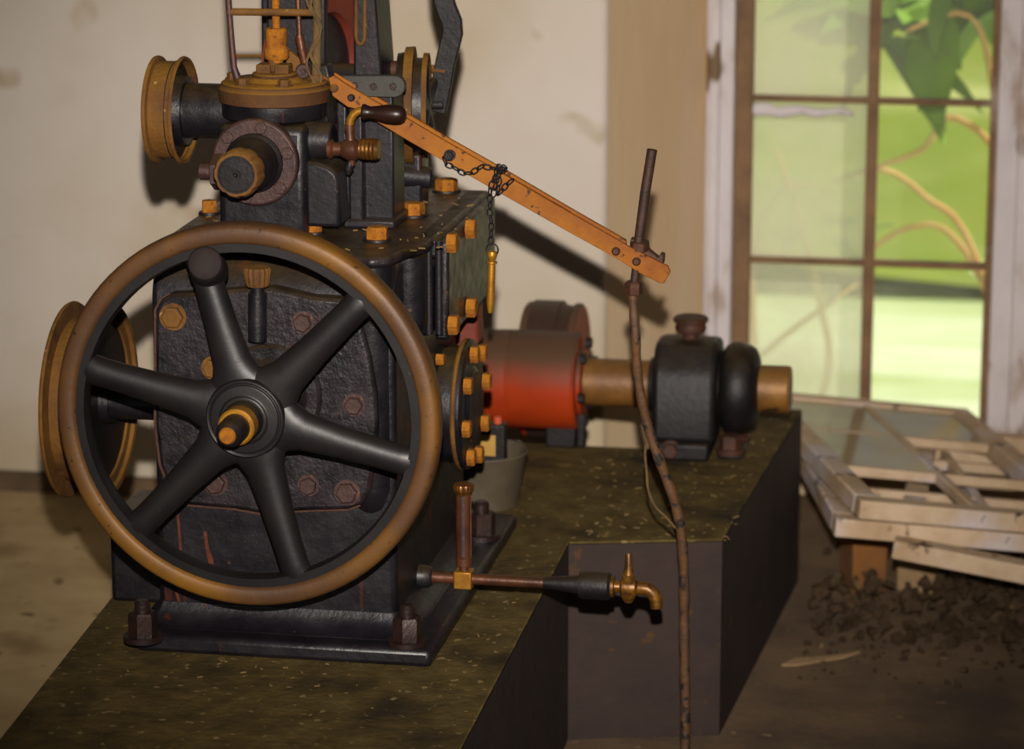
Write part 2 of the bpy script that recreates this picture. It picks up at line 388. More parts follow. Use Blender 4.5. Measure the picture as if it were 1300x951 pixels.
shrub(base, [[base, O(1290, 400, .7), O(1262, 120, .6), O(1230, 20, .55), O(1150, 40, .5)],
             [base + V((.02, .02, 0)), O(1240, 330, .75), O(1175, 250, .7), O(1120, 215, .65), O(1060, 230, .6)],
             [base + V((.04, 0, 0)), O(1290, 260, .6), O(1215, 150, .6), O(1170, 190, .55), O(1112, 212, .5)],
             [base + V((-.02, .05, 0)), O(1270, 420, .8), O(1210, 300, .8), O(1150, 290, .8), O(1090, 330, .9)]],
      'leafy shrub with broad dark green leaves at the top right panes', 40, 1.5,
      [(O(1160, 10, .6), (.06, .05, .014)), (O(1215, 25, .6), (.05, .05, .018)), (O(1120, 40, .6), (.01, .04, .02)), (O(1180, -80, .6), (.2, .1, .08))])
base = O(985, 700, 1.1); base.z = -.34
shrub(base, [[base, O(1050, 480, 1.0), O(1040, 380, .9), O(1010, 260, .8), O(985, 190, .8)],
             [base + V((.03, 0, 0)), O(960, 480, .9), O(980, 440, .9), O(1060, 380, .9), O(1090, 360, 1.0)],
             [base + V((-.03, .03, 0)), O(955, 360, .8), O(985, 250, .8), O(1035, 235, .8)]],
      'bare pale twiggy shrub behind the milky left panes', 14, .55, [(O(980, 100, 1.0), (.1, .1, .12)), (O(1040, 300, 1.1), (.08, .1, .1))])
m = MB()
for i in range(7):
    x = -3 + 1.2 * i + random.uniform(-.3, .3); 
shr = [(1.0, 9.5, .55), (-.6, 11.0, .8), (1.9, 13, .9), (.1, 8.2, .4)]
for i, (x, y, r) in enumerate(shr):
    pass

# ------------------------------------------------------------------ plinth
pl = empty('concrete_plinth', (.25, .3, 0))
tag(pl, 'oil-soaked concrete machine plinth under the black governor and its shaft bearing', 'plinth')
ZP = .35
L1, L2_ = PZ(-20, 963, ZP), PZ(140, 760, ZP)
FR = PZ(578, 963, ZP); IN = PZ(722, 688, ZP); BFR = PZ(917, 684, ZP); BRR = PZ(1018, 520, ZP)
Ymid = PZ(750, 566, ZP).y
dl = (L2_ - L1); LR = L1 + dl * ((Ymid - L1.y) / dl.y)
BRL = V((PZ(842, 540, ZP).x, BRR.y + .0, ZP)); MR = V((BRL.x, Ymid, ZP))
m = MB()
outline = [L1, FR, IN, BFR, BRR, BRL, MR, LR]
bot = [V((p.x, p.y, 0)) for p in outline]; top = [V((p.x, p.y, ZP)) for p in outline]
m.loop([bot, [V((p.x, p.y, ZP - .005)) for p in outline]], cap1=False)
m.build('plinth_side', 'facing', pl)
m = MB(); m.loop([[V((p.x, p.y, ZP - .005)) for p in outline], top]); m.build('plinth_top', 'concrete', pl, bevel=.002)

# ------------------------------------------------------------------ the governor
gov = empty('turbine_governor', (.05, .05, ZP))
tag(gov, 'black cast iron turbine governor with spoked handwheel and orange lever on the plinth', 'machine')
# base flange
b0 = PZ(165, 836, ZP); b1 = PZ(541, 838, ZP)
yb = -.235; xb0 = PZ(165, 836, ZP).x; xb1 = PZ(541, 838, ZP).x
xL = G(197, 600).x; xR = G(503, 600).x
zb = ZP + .028
base = MB(); base.box((xb0, yb, ZP), (xb1 + .015, .50, zb)); base.loop([[V((xL - g, YF - g, z)), V((xR + g, YF - g, z)), V((xR + g, YB + g, z)), V((xL - g, YB + g, z))] for g, z in ((.036, zb - .002), (.022, zb + .004), (.011, zb + .012), (.004, zb + .024), (-.002, zb + .04))])
base = base.build('base_flange', 'clean', gov, bevel=.008)
def anchor(px, py, name='anchor_nut'):
    c = PZ(px, py, zb); r = 18.5 * mpp(c); m = MB()
    m.lathe(c, UP, [(0, r * 1.35), (.008, r * 1.35)], 24)
    m.lathe(c + UP * .008, UP, [(0, r), (.032, r), (.036, r * .85)], 6, phase=.4)
    m.lathe(c + UP * .04, UP, [(0, r * .55), (.018, r * .55), (.022, r * .4)], 16)
    return m.build(name, 'nut', base)
anchor(182, 812); anchor(517, 818); anchor(611, 682)
# body casting
zt_b = G(400, 322).z              # top of the body
YB = .36
body = MB()
rr = .07
prof = []
for i in range(9):
    t = i / 8 * math.pi / 2
    prof.append((YF + rr - rr * math.cos(t), zt_b - .014 - rr + rr * math.sin(t) ))
ring = [(YF, zb)] + prof + [(YB, zt_b - .014), (YB, zb)]
body.loop([[V((xL, y, z)) for y, z in ring], [V((xR, y, z)) for y, z in ring]])
body = body.build('body', 'black', gov, bevel=.01, seg=3)
for pts in (((224, 652), (227, 651), (229, 672), (231, 700), (232, 716), (228, 715), (227, 690)), ((258, 676), (262, 674), (265, 695), (271, 712), (271, 720), (266, 719), (262, 704)), ((222, 752), (226, 752), (230, 768), (227, 770)), ((484, 600), (489, 602), (488, 622), (484, 620)), ((455, 800), (459, 800), (468, 815), (463, 816))):
    m = MB(); m.prism([G(x, y, -.0006) for x, y in pts], V((0, .002, 0))); o = m.build('rust_streak', 'streakrust', body); o['label'] = 'red brown rust streak'
c = G(553, 456, .14); c = PX(553, 456, xR); bolt('square_bolt', gov, c, XA, 8 * mpp(c), .014, 'orange', .4, False)
# rounded corner boss at the front right
cb = G(470, 330, .02); cbr = 32 * mpp(cb)
m = MB(); c0 = V((cb.x, cb.y, G(470, 650, .02).z)); m.lathe(c0, UP, [(0, cbr * .45), (.012, cbr * .75), (.04, cbr), (zt_b - .016 - c0.z, cbr)], 28); e1 = V((xR + .002, YF + .09, G(520, 430, .1).z)); m.lathe(e1, UP, [(0, .014), (.012, .024), (.03, .028), (zt_b - .016 - e1.z, .028)], 24)
m.build('corner_boss', 'black', gov)
# top plate
tpx1 = G(503, 322).x + .008
m = MB(); m.prism([V((xL + .0, YF + .05, zt_b - .016)), V((xR - .085, YF + .04, zt_b - .016)), V((xR - .065, YF - .005, zt_b - .016)), V((xR - .03, YF - .018, zt_b - .016)), V((xR - .004, YF - .002, zt_b - .016)), V((xR + .004, YF + .04, zt_b - .016)), V((xR + .022, YF + .075, zt_b - .016)), V((xR + .03, YF + .11, zt_b - .016)), V((tpx1 + .03, YB + .02, zt_b - .016)), V((xL + .0, YB + .02, zt_b - .016))], V((0, 0, .016)))
tp = m.build('top_plate', 'oily', gov, bevel=.006)
for px, py in ((479, 305), (525, 274), (567, 243), (399, 296), (266, 271)):
    c = PZ(px, py, zt_b); bolt('plate_bolt', tp, c, UP, 14.5 * mpp(c) * (1.0 if px > 450 else .7), .021, 'orange', random.random(), False); mw = MB(); mw.lathe(c - UP * .002, UP, [(0, 19 * mpp(c) * (1.0 if px > 450 else .75)), (.005, 18 * mpp(c) * (1.0 if px > 450 else .75))], 20); mw.build('bolt_washer', 'iron', tp)
# upper valve chest on the right side, with its cover plate
sx0 = xR; c = PX(566, 360, 0)
sx1 = PY(548, 360, YF + .13).x
m = MB()
z0, z1 = PY(548, 428, YF + .13).z, zt_b - .036
m.box((xR - .01, YF + .13, z0), (sx1, YB - .005, z1))
chest = m.build('side_chest', 'black', gov, bevel=.008)
m = MB(); cy0 = YF + .15; sx2 = sx1 + .022
m.box((sx1, cy0, z0 - .01), (sx2, YB + .01, z1 + .03)); m.box((xR, cy0 - .012, zt_b - .03), (sx1 + .01, YB + .02, zt_b))
cov = m.build('side_cover', 'oily', gov, bevel=.006)
for px, py in ((569, 308), (571, 412)):
    c = PX(px - 2, py, sx2); bolt('cover_bolt', cov, c, XA, 13.5 * mpp(c), .016, 'orange', .5, False)
for px, py in ((593, 290), (594, 390)):
    c = PX(px - 2, py, sx2); c.y = min(c.y, YB - .01); bolt('cover_bolt', cov, c, XA, 13.5 * mpp(c), .016, 'orange', .5, False)
m = MB()   # two upright ribs
for px, mw in ((544, 5), (557, 5)):
    c = G(px, 306, .125); d = G(px, 424, .125); rw = mw * mpp(c); m.cyl(V((c.x, c.y, d.z)), c, rw, seg=14)
m.build('rib', 'grey', chest)
# round cover on the right flank
rc = PX(566, 512, xR); rr_ = 80 * mpp(rc)
m = MB(); m.lathe(V((xR - .01, rc.y, rc.z)), XA, [(0, rr_ * .93), (.036, rr_ * .93), (.036, rr_ * 1.02), (.040, rr_ * 1.04), (.050, rr_ * 1.04), (.053, rr_ * .99), (.053, rr_ * .6), (.058, rr_ * .55)], 44)
rcov = m.build('round_cover', 'black', gov, bevel=.002)
m = MB(); m.lathe(V((xR + .029, rc.y, rc.z)), XA, [(-.003, rr_ * 1.02), (0, rr_ * 1.05), (.004, rr_ * 1.05), (.007, rr_ * 1.02)], 44); m.build('gasket', 'ochre', rcov)
for k in range(8):
    th = k * math.pi / 4 + .2; c = V((xR + .043, rc.y + math.cos(th) * rr_ * .88, rc.z + math.sin(th) * rr_ * .88))
    bolt('cover_bolt', rcov, c, XA, 11.5 * mpp(c), .014, 'orange', .5, False)
m = MB(); m.prism([PY(x, y, .26) for x, y in ((560, 285), (600, 280), (609, 292), (610, 345), (602, 375), (590, 388), (560, 390))], V((0, .07, 0))); m.build('rear_casing', 'black', gov, bevel=.008)
m = MB(); m.prism([PY(x, y, .30) for x, y in ((575, 384), (600, 380), (606, 388), (608, 438), (575, 446))], V((0, .05, 0))); m.build('rear_guard', 'redwheel', gov, bevel=.006)
# left rear pedestal on the plinth
m = MB(); p0 = PZ(141, 764, ZP); zt_p = PY(150, 655, p0.y).z
m.box((p0.x, p0.y, ZP), (xL + .02, p0.y + .16, zt_p)); m.build('rear_pedestal', 'black', gov, bevel=.008)
# front cover plate
fp = [(197, 395), (204, 381), (216, 374), (262, 372), (300, 368), (345, 366), (396, 378), (442, 381), (458, 410), (470, 455), (477, 500), (479, 545), (474, 590), (470, 622), (460, 640), (440, 647), (395, 648), (330, 652), (296, 646), (236, 641), (216, 622), (203, 590), (197, 540)]
m = MB(); m.prism([G(x, y, -.028) for x, y in fp], V((0, .034, 0))); fcov = m.build('front_cover', 'oily', gov, bevel=.006)
gk = MB(); cpx = V((340, 505)); gk.prism([G(340 + (x - 340) * 1.012, 505 + (y - 505) * 1.012, -.006) for x, y in fp], V((0, .008, 0))); gk.build('gasket', 'brown', fcov)
for px, py, s_ in ((220, 402, 15), (385, 409, 12.5), (450, 514, 12.5), (441, 625, 14.5), (392, 616, 12), (274, 613, 14), (271, 467, 13), (350, 636, 12)):
    c = G(px, py, -.028); bolt('cover_bolt', fcov, c, -YA, s_ * mpp(c) * .95, .012, 'ochre' if py < 410 and px < 300 or px == 271 else 'mauve', px * .1)
bc = G(345, 500, -.028)
m = MB(); rb = 66 * mpp(bc); m.lathe(bc, -YA, [(0, rb), (.012, rb), (.016, rb * .95), (.016, rb * .75), (.026, rb * .62), (.06, rb * .5), (.06, .02)], 48); m.build('bearing_boss', 'oily', fcov)
gcup = MB(); c0, c1 = G(327, 432, -.06), G(327, 372, -.06); u = mpp(c0)
gcup.cyl(c0, c1, 12 * u, seg=20); gcup.cyl(c1, G(327, 362, -.06), 9 * u, seg=16)
gc = gcup.build('grease_cup', 'black', fcov)
m = MB(); m.lathe(G(327, 363, -.06), UP, [(0, 13 * u), (4 * u, 14.5 * u), (20 * u, 16.5 * u), (24 * u, 15 * u)], 48, fn=lambda th: 1 + .06 * math.cos(16 * th)); m.build('cap', 'ochre', fcov)

# handwheel
hw = empty('handwheel', G(316, 527, -.15)); hw.parent = gov; hw.location = WORLD[hw] - WORLD[gov]
WC = WORLD[hw]; u = mpp(WC); R = 250 * u
def rim_prof():
    c = R - .0155; pr = []
    for i in range(20):
        th = 2 * math.pi * i / 20; ct, st = math.cos(th), math.sin(th)
        f = lambda v: math.copysign(abs(v) ** .62, v)
        pr.append((f(ct) * .022, c + f(st) * .0155))
    return pr
m = MB(); m.lathe(WC, YA, rim_prof(), 96, closed=True); rim = m.build('rim', 'rim', hw)
m = MB(); m.lathe(WC, YA, [(-.016, R - .028), (.02, R - .028), (.02, R - .04), (.0, R - .0445), (-.016, R - .041)], 96, closed=True); o = m.build('rim_inner_band', 'spoke', hw); o['label'] = 'black painted inner band'
hubr = 52 * u
m = MB(); m.lathe(WC, -YA, [(-.035, hubr * .85), (-.02, hubr), (.018, hubr), (.0255, hubr * .97), (.0265, hubr * .91), (.0235, hubr * .88), (.0275, hubr * .85), (.029, hubr * .6), (.032, hubr * .57), (.032, hubr * .3)], 56); m.build('hub', 'spoke', hw, bevel=.0015)
for k in range(6):
    th = math.radians(106 + 60 * k); d = V((math.cos(th), 0, math.sin(th))); side = V((-math.sin(th), 0, math.cos(th)))
    path, rad = [], []
    for t, a, b in ((.12, .06, .018), (.18, .046, .019), (.235, .034, .019), (.30, .0272, .0185), (.5, .0225, .0175), (.7, .0205, .0165), (.80, .0205, .016), (.86, .0225, .0155), (.885, .026, .0135), (.905, .03, .010)):
        path.append(WC + d * R * t); rad.append((a * 1.05, b * 1.1))
    m = MB(); m.tube(path, rad, 20, n0=side); m.build('spoke', 'spoke', hw)
hp = G(264, 342, -.15); hd = (G(260, 334, -.215) - hp)
m = MB(); m.lathe(hp, hd, [(-.02, 25 * u), (0, 24 * u), (hd.length * .5, 22 * u), (hd.length * .92, 21.5 * u), (hd.length * .97, 20 * u), (hd.length, 16 * u), (hd.length * 1.02, 8 * u), (hd.length * 1.025, 1 * u)], 32); m.build('crank_handle', 'handle', hw)
s0 = WC.copy()
m = MB(); m.lathe(s0, -YA, [(0, 27 * u), (.045, 26 * u), (.05, 23 * u), (.05, 20 * u)], 32); m.build('shaft_collar', 'iron', hw)
m = MB(); m.lathe(s0 + V((0, -.045, 0)), -YA, [(0, 23.5 * u), (.026, 23.5 * u), (.028, 21 * u)], 32); m.build('washer_ring', 'bright_brass', hw)
m = MB(); m.lathe(s0 + V((0, -.07, 0)), -YA, [(0, 18.5 * u), (.034, 18 * u), (.045, 15 * u), (.05, 10 * u)], 32); m.build('shaft_end', 'iron', hw)
m = MB(); m.lathe(s0 + V((0, -.119, 0)), -YA, [(0, 11 * u), (.004, 9 * u)], 24); m.build('centre_tip', 'orange', hw)

# flanged pulleys on the left
def pulley(name, mid_l, mid_r, rpx, dy, rpx_drum, shaft_px, shaft_r, mats, shaft_to_x):
    cl, cr = G(*mid_l, dy), G(*mid_r, dy); u = mpp(cr); cz = (cl.z + cr.z) / 2
    c = V((cl.x, cl.y, cz)); W = cr.x - cl.x; R_ = rpx * u; Rd = rpx_drum * u
    p = empty(name, c); p.parent = gov; p.location = WORLD[p] - WORLD[gov]
    m = MB(); m.lathe(c, XA, [(0, R_ * .35), (0, R_), (.003, R_ * 1.01), (.006, R_), (.008, Rd), (W - .008, Rd), (W - .006, R_), (W - .004, R_ * 1.01), (W, R_ * .99), (W - .001, R_ * .94), (W - .013, R_ * .92), (W - .015, R_ * .3)], 72)
    m.build('drum', mats[0], p)
    m = MB(); m.lathe(c + XA * (W - .0145), XA, [(0, R_ * .925), (.002, R_ * .91), (.004, R_ * .5), (.004, R_ * .1)], 56); o = m.build('web', mats[1], p); o['label'] = 'dark oily web'
    x1 = shaft_to_x
    m = MB(); m.lathe(c + XA * (W - .03), XA, [(0, shaft_r * u * 1.0), (x1 - c.x - W + .03, shaft_r * u)], 36)
    m.lathe(c + XA * (W - .026), XA, [(0, shaft_r * u * 1.35), (.03, shaft_r * u * 1.25)], 36)
    m.build('axle', 'black', p); return p
pulley('flanged_pulley', (88, 508), (141, 508), 124, .17, 104, 0, 22, ('ochre', 'iron'), xL + .01)
xcol = G(290, 145, .2).x
pulley('flanged_pulley', (198, 139), (236, 140), 68, .22, 62, 0, 35, ('ochre', 'iron'), xcol + .06)

# pilot valve column
ca = G(352, 285, .2); cu = mpp(ca)
zk = lambda y: G(352, y, .2).z
zf0 = zk(128)
m = MB()
cx0, cx1 = G(276, 230, .12).x, G(388, 230, .12).x
m.box((cx0, YF + .12, zt_b - .005), (cx1, YF + .28, zk(150)))
m.lathe(V((ca.x, ca.y, zk(190))), UP, [(0, 50 * cu), (zk(150) - zk(190), 56 * cu)], 40)
pv = m.build('pilot_valve_column', 'black', gov, bevel=.012, seg=3)
m = MB(); m.lathe(V((ca.x, ca.y, zk(152))), UP, [(0, 50 * cu), (zk(146) - zk(152), 66 * cu), (zk(144) - zk(152), 67 * cu), (zf0 - zk(152) + .001, 67 * cu)], 56); m.build('flange_ring', 'black', pv)
zl = zk(102)
m = MB(); m.lathe(V((ca.x, ca.y, zf0)), UP, [(0, 67 * cu), (.002, 70 * cu), (zl - zf0 - .010, 71 * cu), (zl - zf0 - .006, 68 * cu), (zl - zf0 - .002, 67 * cu), (zl - zf0, 64 * cu), (zl - zf0, 30 * cu)], 64); cap = m.build('cap_flange', 'cap', gov)
ztop = zl
for k in range(6):
    th = k * math.pi / 3 + 1.0; c = V((ca.x + math.cos(th) * 54 * cu, ca.y + math.sin(th) * 54 * cu, ztop)); bolt('flange_bolt', cap, c, UP, 8.5 * cu, .010, 'ochre', .2)
m = MB(); zc_ = zk(91)
m.lathe(V((ca.x, ca.y, ztop - .001)), UP, [(0, 38 * cu), (zc_ - ztop - .006, 30 * cu), (zc_ - ztop - .006, 28 * cu), (zc_ - ztop - .002, 28.5 * cu), (zc_ - ztop, 27 * cu)], 48); m.build('dust_cover', 'cap', gov)
zd = zc_
m = MB(); hx = 21 * cu; hz_ = zk(81) - zk(91)
m.box((ca.x - hx, ca.y - hx * .6, zd - .002), (ca.x - hx * .12, ca.y + hx * .6, zd + hz_)); m.box((ca.x + hx * .12, ca.y - hx * .6, zd - .002), (ca.x + hx * 1.0, ca.y + hx * .6, zd + hz_)); m.cyl(V((ca.x, ca.y, zd)), V((ca.x, ca.y, zk(74))), 8 * cu)
m.build('split_clamp', 'ochre', gov, bevel=.002)
m = MB(); gx = V((G(351, 60, .2).x, ca.y, zk(79))); gz = lambda y: zk(y) - gx.z
m.lathe(gx, UP, [(0, 8 * cu), (gz(75), 8.5 * cu), (gz(74.9), 14 * cu), (gz(72), 16 * cu), (gz(62), 16 * cu), (gz(59), 13.5 * cu), (gz(58), 13.5 * cu), (gz(37), 14 * cu), (gz(35.5), 12.5 * cu)], 24); m.build('gland_nut', 'orange', gov)
m = MB(); m.cyl(V((gx.x, gx.y, zk(37))), V((gx.x, gx.y, zk(-90))), 5 * cu, seg=16); m.build('spindle_rod', 'orange', gov)
# cage round the spindle
cage = MB(); pz = V((G(300, 98, .17).x, YF + .17, ztop))
cage.tube([G(306, 104, .17), G(301, 98, .17), G(297, 85, .17), G(293, 40, .17), G(290, 0, .17), G(287, -70, .17)], [6 * cu, 5 * cu, 4.2 * cu, 4 * cu, 4 * cu, 4 * cu], 12)
cage.lathe(G(307, 107, .17) - UP * .008, UP, [(0, 10 * cu), (.012, 8 * cu)], 14)
cg = cage.build('cage_post', 'purple', gov)
m = MB(); m.tube([G(401, 112, .2), G(402, 60, .2), G(403, 20, .2), G(399, -70, .2)], [5.5 * cu, 6 * cu, 5.5 * cu, 5 * cu], 12)
pth = [G(401 + 7 * math.sin(i * .9), 115 - i * 9, .19) for i in range(20)]; m.tube(pth, 2.0 * cu, 6); pth = [G(398 + 9 * math.cos(i * .6 + 1), 110 - i * 8, .185) for i in range(21)]; m.tube(pth, 1.6 * cu, 6)
o = m.build('cage_post', 'cord', gov); o['label'] = 'post wrapped in dusty cobwebbed cord'
m = MB(); m.cyl(G(289, 15, .17), G(404, 16, .2), 4.6 * cu, seg=14); m.build('cage_crossbar', 'ochre', gov)
m = MB(); m.tube([G(377, -60, .2), G(378, 0, .2), G(380, 42, .2), G(381, 50, .2)], 3.2 * cu, 10); m.cyl(G(380, 45, .2), G(383, 62, .2), 5.5 * cu, seg=12); m.cyl(G(383, 62, .2), G(387, 80, .2), 6.5 * cu, 5 * cu, seg=12); m.build('link_rod', 'copper', gov)
# front flange with the fluted adjusting knob
fc = G(325, 205, .115); fr = 56 * mpp(fc)
m = MB(); m.lathe(fc + YA * .01, -YA, [(0, fr), (.018, fr), (.021, fr * .95), (.021, fr * .66), (.026, fr * .62), (.026, fr * .4)], 56); ff = m.build('front_flange', 'mauve', pv, bevel=.001)
for k in range(6):
    th = k * math.pi / 3 + .3; c = fc + V((math.cos(th) * fr * .82, -.011, math.sin(th) * fr * .82)); bolt('flange_bolt', pv, c, -YA, 8 * cu, .006, 'mauve', 0, False)
kn0 = fc + V((0, -.01, 0)); kl = .105
m = MB(); m.lathe(kn0, -YA, [(0, 37 * cu), (.008, 37 * cu), (.012, 33 * cu), (.03, 32 * cu), (.034, 30 * cu), (kl - .03, 27 * cu)], 40); m.build('knob_neck', 'iron', pv)
kc = kn0 + V((0, -kl + .035, 0)); ku = mpp(kc)
m = MB(); m.lathe(kc, -YA, [(0, 28 * ku), (.003, 30.5 * ku), (.03, 31 * ku), (.036, 28 * ku), (.036, 24 * ku)], 96, fn=lambda th: 1 - .05 * max(0, math.cos(9 * th)) ** 2); kb = m.build('adjusting_knob', 'ochre', pv)
m = MB(); m.lathe(kc + V((0, -.034, 0)), -YA, [(0, 24.5 * ku), (.004, 24 * ku), (.004, 22 * ku), (.002, 21.5 * ku), (.0025, 6.5 * ku), (.005, 6 * ku), (.005, 3.4 * ku), (.004, 3 * ku), (.007, 1.6 * ku)], 48); m.build('knob_cap', 'iron', pv)
hxp = G(275, 218, .1); m = MB(); m.lathe(hxp + XA * .012, -XA, [(0, 23 * cu), (.016, 23 * cu), (.018, 19 * cu)], 6); m.lathe(hxp - XA * .004, -XA, [(0, 11 * cu), (.02, 11 * cu)], 16); m.build('hex_plug', 'mauve', pv)
# bulged elbow beside the column and the blocks under it
m = MB(); e0, e1 = G(388, 288, .13), G(434, 200, .13)
arc = [V((e0.x, e0.y, e0.z)), V((G(432, 288, .13).x, e0.y, e0.z)), V((G(430, 240, .13).x, e0.y, G(430, 228, .13).z))] + [V((e0.x + (G(430, 228, .13).x - e0.x) * math.cos(t), e0.y, G(430, 228, .13).z + (G(388, 205, .13).z - G(430, 228, .13).z) * math.sin(t))) for t in (.4, .8, 1.2, 1.57)]
m.prism(arc, V((0, .12, 0))); m.build('valve_elbow', 'grey', gov, bevel=.006)
m = MB(); q = G(392, 180, .16); m.cyl(G(388, 178, .17), G(424, 178, .17), 25 * cu, 22 * cu, seg=32); m.build('pipe_neck', 'grey', gov, bevel=.003)
# upright standards behind the lever
m = MB()
def upright(m, x0, x1, y0, y1, d0, d1):
    a = G(x0, y1, d0); b = G(x1, y0, d0); m.box((a.x, YF + d0, a.z), (b.x, YF + d1, b.z))
upright(m, 444, 499, 120, 285, .22, .30); upright(m, 443, 460, 128, 285, .20, .23); upright(m, 428, 440, 120, 262, .24, .27)
a = G(436, 286, .2); m.box((a.x, YF + .195, zt_b), (G(502, 286, .2).x, YF + .32, zt_b + .014))
m.build('lever_standard', 'grey', gov, bevel=.004)
m = MB()
a, b = G(446, 130, .36), G(486, 130, .36)
m.prism([G(448, -110, .36), G(474, -110, .36), G(477, 0, .36), G(484, 95, .36), G(488, 200, .36), V((G(490, 280, .36).x, YF + .36, zt_b)), V((G(446, 280, .36).x, YF + .36, zt_b)), G(449, 150, .36)], V((0, .10, 0)))
m.prism([G(330, -110, .4), G(347, -110, .4), G(348, 110, .4), V((G(348, 250, .4).x, YF + .4, zt_b)), V((G(331, 250, .4).x, YF + .4, zt_b)), G(332, 110, .4)], V((0, .06, 0)))
m.prism([G(338, -108, .285), G(413, -108, .285), G(413, 125, .285), G(338, 125, .285)], V((0, .02, 0))); m.prism([G(338, -108, .29), G(346, -108, .29), G(346, 125, .29), G(338, 125, .29)], V((0, .14, 0)))
m.prism([G(330, -112, .4), G(476, -112, .4), G(476, -85, .4), G(330, -85, .4)], V((0, .06, 0)))
fr_ = m.build('rear_frame', 'grey', gov, bevel=.004)
m = MB()
ring_pts = []
for t in range(12):
    th = math.pi * t / 11; ring_pts.append(G(452 + 0 + 5.5 - 5.5 * math.cos(th) - 0, 44 + 12 * math.sin(th), .352))
m.tube([G(452, -100, .352)] + [G(452, 0, .352)] + ring_pts + [G(463, 0, .352), G(463, -100, .352)], 2.6 * cu, 8); m.build('slot_edge', 'ochre', fr_)
m = MB(); m.cyl(G(298, 71, .45), G(340, 71, .45), 2.2 * cu, seg=10); m.build('thin_rod', 'ochre', gov)
# red wheel behind the spindle
wc = G(402, 94, .52); wu = mpp(wc); wa = V((1, -.21, 0)).normalized()
m = MB(); RW = 128 * wu
m.lathe(wc - wa * .02, wa, [(0, RW * .80), (0, RW), (.04, RW), (.045, RW * .97), (.045, RW * .62), (.03, RW * .60), (.03, RW * .58)], 72, closed=True); rw = m.build('red_wheel', 'redwheel', gov)
m = MB(); m.lathe(wc - wa * .005, wa, [(0, RW * .62), (.018, RW * .61), (.018, RW * .1), (0, RW * .1)], 56, closed=True); m.cyl(wc - wa * .06, wc + wa * .1, 16 * wu); m.build('wheel_web', 'grey', gov)
# perforated link bar
pbx = [(424, 96)] + [(500 + 14 * math.sin(t), 110 - 14 * math.cos(t)) for t in (0, .4, .8, 1.2, 1.57, 2, 2.4, 2.8, 3.14)] + [(424, 122)]
m = MB(); m.prism([G(x, y, .205) for x, y in pbx], V((0, .014, 0))); pb = m.build('link_bar', 'bar', gov, bevel=.0015)
for px, py in ((450, 109), (474, 110), (499, 110)):
    c = G(px, py, .205); m = MB(); m.lathe(c + YA * .004, -YA, [(0, 4.8 * cu), (.0052, 4.8 * cu), (.0052, 4 * cu), (.0046, 3.6 * cu)], 20); o = m.build('hole_shade_disc', 'nut', pb); o['label'] = 'dark disc standing for the shade in a drilled hole'  # no hole is cut; a dark disc paints the shade inside it
# the long lever
def D(x): return .165 + (x - 424) / (848 - 424) * .115      # how far back the lever lies along its length
def LP(x, y, off=0): return PY(x, y, YF + D(x) + off)
lev = empty('lever', LP(560, 190)); lev.parent = gov; lev.location = WORLD[lev] - WORLD[gov]
def LPP(pts, off, th=.007):
    m = MB(); m.prism([LP(x, y, off) for x, y in pts], V((0, th, 0))); return m
st = [(417, 99), (424, 96), (436, 105), (480, 131), (512, 148), (560, 176), (640, 222), (720, 268), (790, 308), (800, 314), (848, 338), (851, 346), (843, 360), (836, 359), (812, 347), (782, 328), (715, 291), (560, 203), (520, 180), (470, 150), (450, 138), (441, 136), (422, 122)]
LPP(st, 0).build('front_strap', 'lever', lev, bevel=.0012)
st2 = [(424, 92), (512, 143), (520, 146), (560, 170), (640, 215), (720, 262), (795, 305), (795, 315), (782, 322), (715, 285), (560, 197), (470, 146), (424, 118)]
LPP(st2, .032).build('rear_strap', 'lever', lev, bevel=.0012)
LPP([(540, 172), (640, 226), (720, 272), (740, 290), (640, 240), (540, 184)], .006, .028).build('strap_spacer', 'lever', lev)
m = MB(); m.prism([LP(800, 303, .01), LP(822, 308, .01), LP(823, 318, .01), LP(836, 328, .01), LP(838, 322, .01), LP(843, 324, .01), LP(842, 336, .01), LP(800, 318, .01)], V((0, .02, 0))); m.build('clevis_jaw', 'brown', lev, bevel=.002)
for px, py, r_, mt in ((424, 112, 5.5, 'ochre'), (446, 124, 4.8, 'grey'), (782, 319, 5.5, 'brown'), (808, 332, 5.5, 'brown')):
    c = LP(px, py, 0); m = MB(); m.lathe(c + YA * .002, -YA, [(0, r_ * cu), (.004, r_ * cu), (.007, r_ * .6 * cu)], 18); m.build('rivet', mt, lev)
c = LP(571, 197, 0); m = MB(); m.lathe(c + YA * .002, -YA, [(0, 7.5 * cu), (.005, 7.5 * cu)], 24); m.lathe(c - YA * .003, -YA, [(0, 6.2 * cu), (.007, 6.2 * cu), (.008, 5 * cu)], 6); m.lathe(c - YA * .01, -YA, [(0, 3 * cu), (.006, 3 * cu)], 12); m.build('pivot_nut', 'iron', lev)
m = MB(); m.prism([G(364, 62, .225), G(374, 70, .225), G(402, 92, .225), G(440, 112, .225), G(430, 118, .225), G(394, 108, .225), G(362, 88, .225)], V((0, .012, 0))); m.build('lever_link', 'ochre', lev, bevel=.002)
m = MB(); c = G(386, 90, .222); m.lathe(c + YA * .006, -YA, [(0, 10 * cu), (.012, 10 * cu), (.014, 8 * cu)], 24); m.lathe(c - YA * .008, -YA, [(0, 4 * cu), (.006, 4 * cu)], 12); m.build('clevis_pin', 'mauve', lev)
m = MB(); m.prism([G(398, 84, .24), G(416, 82, .24), G(424, 122, .24), G(396, 122, .24)], V((0, .03, 0))); m.build('lever_bracket', 'grey', gov, bevel=.004)
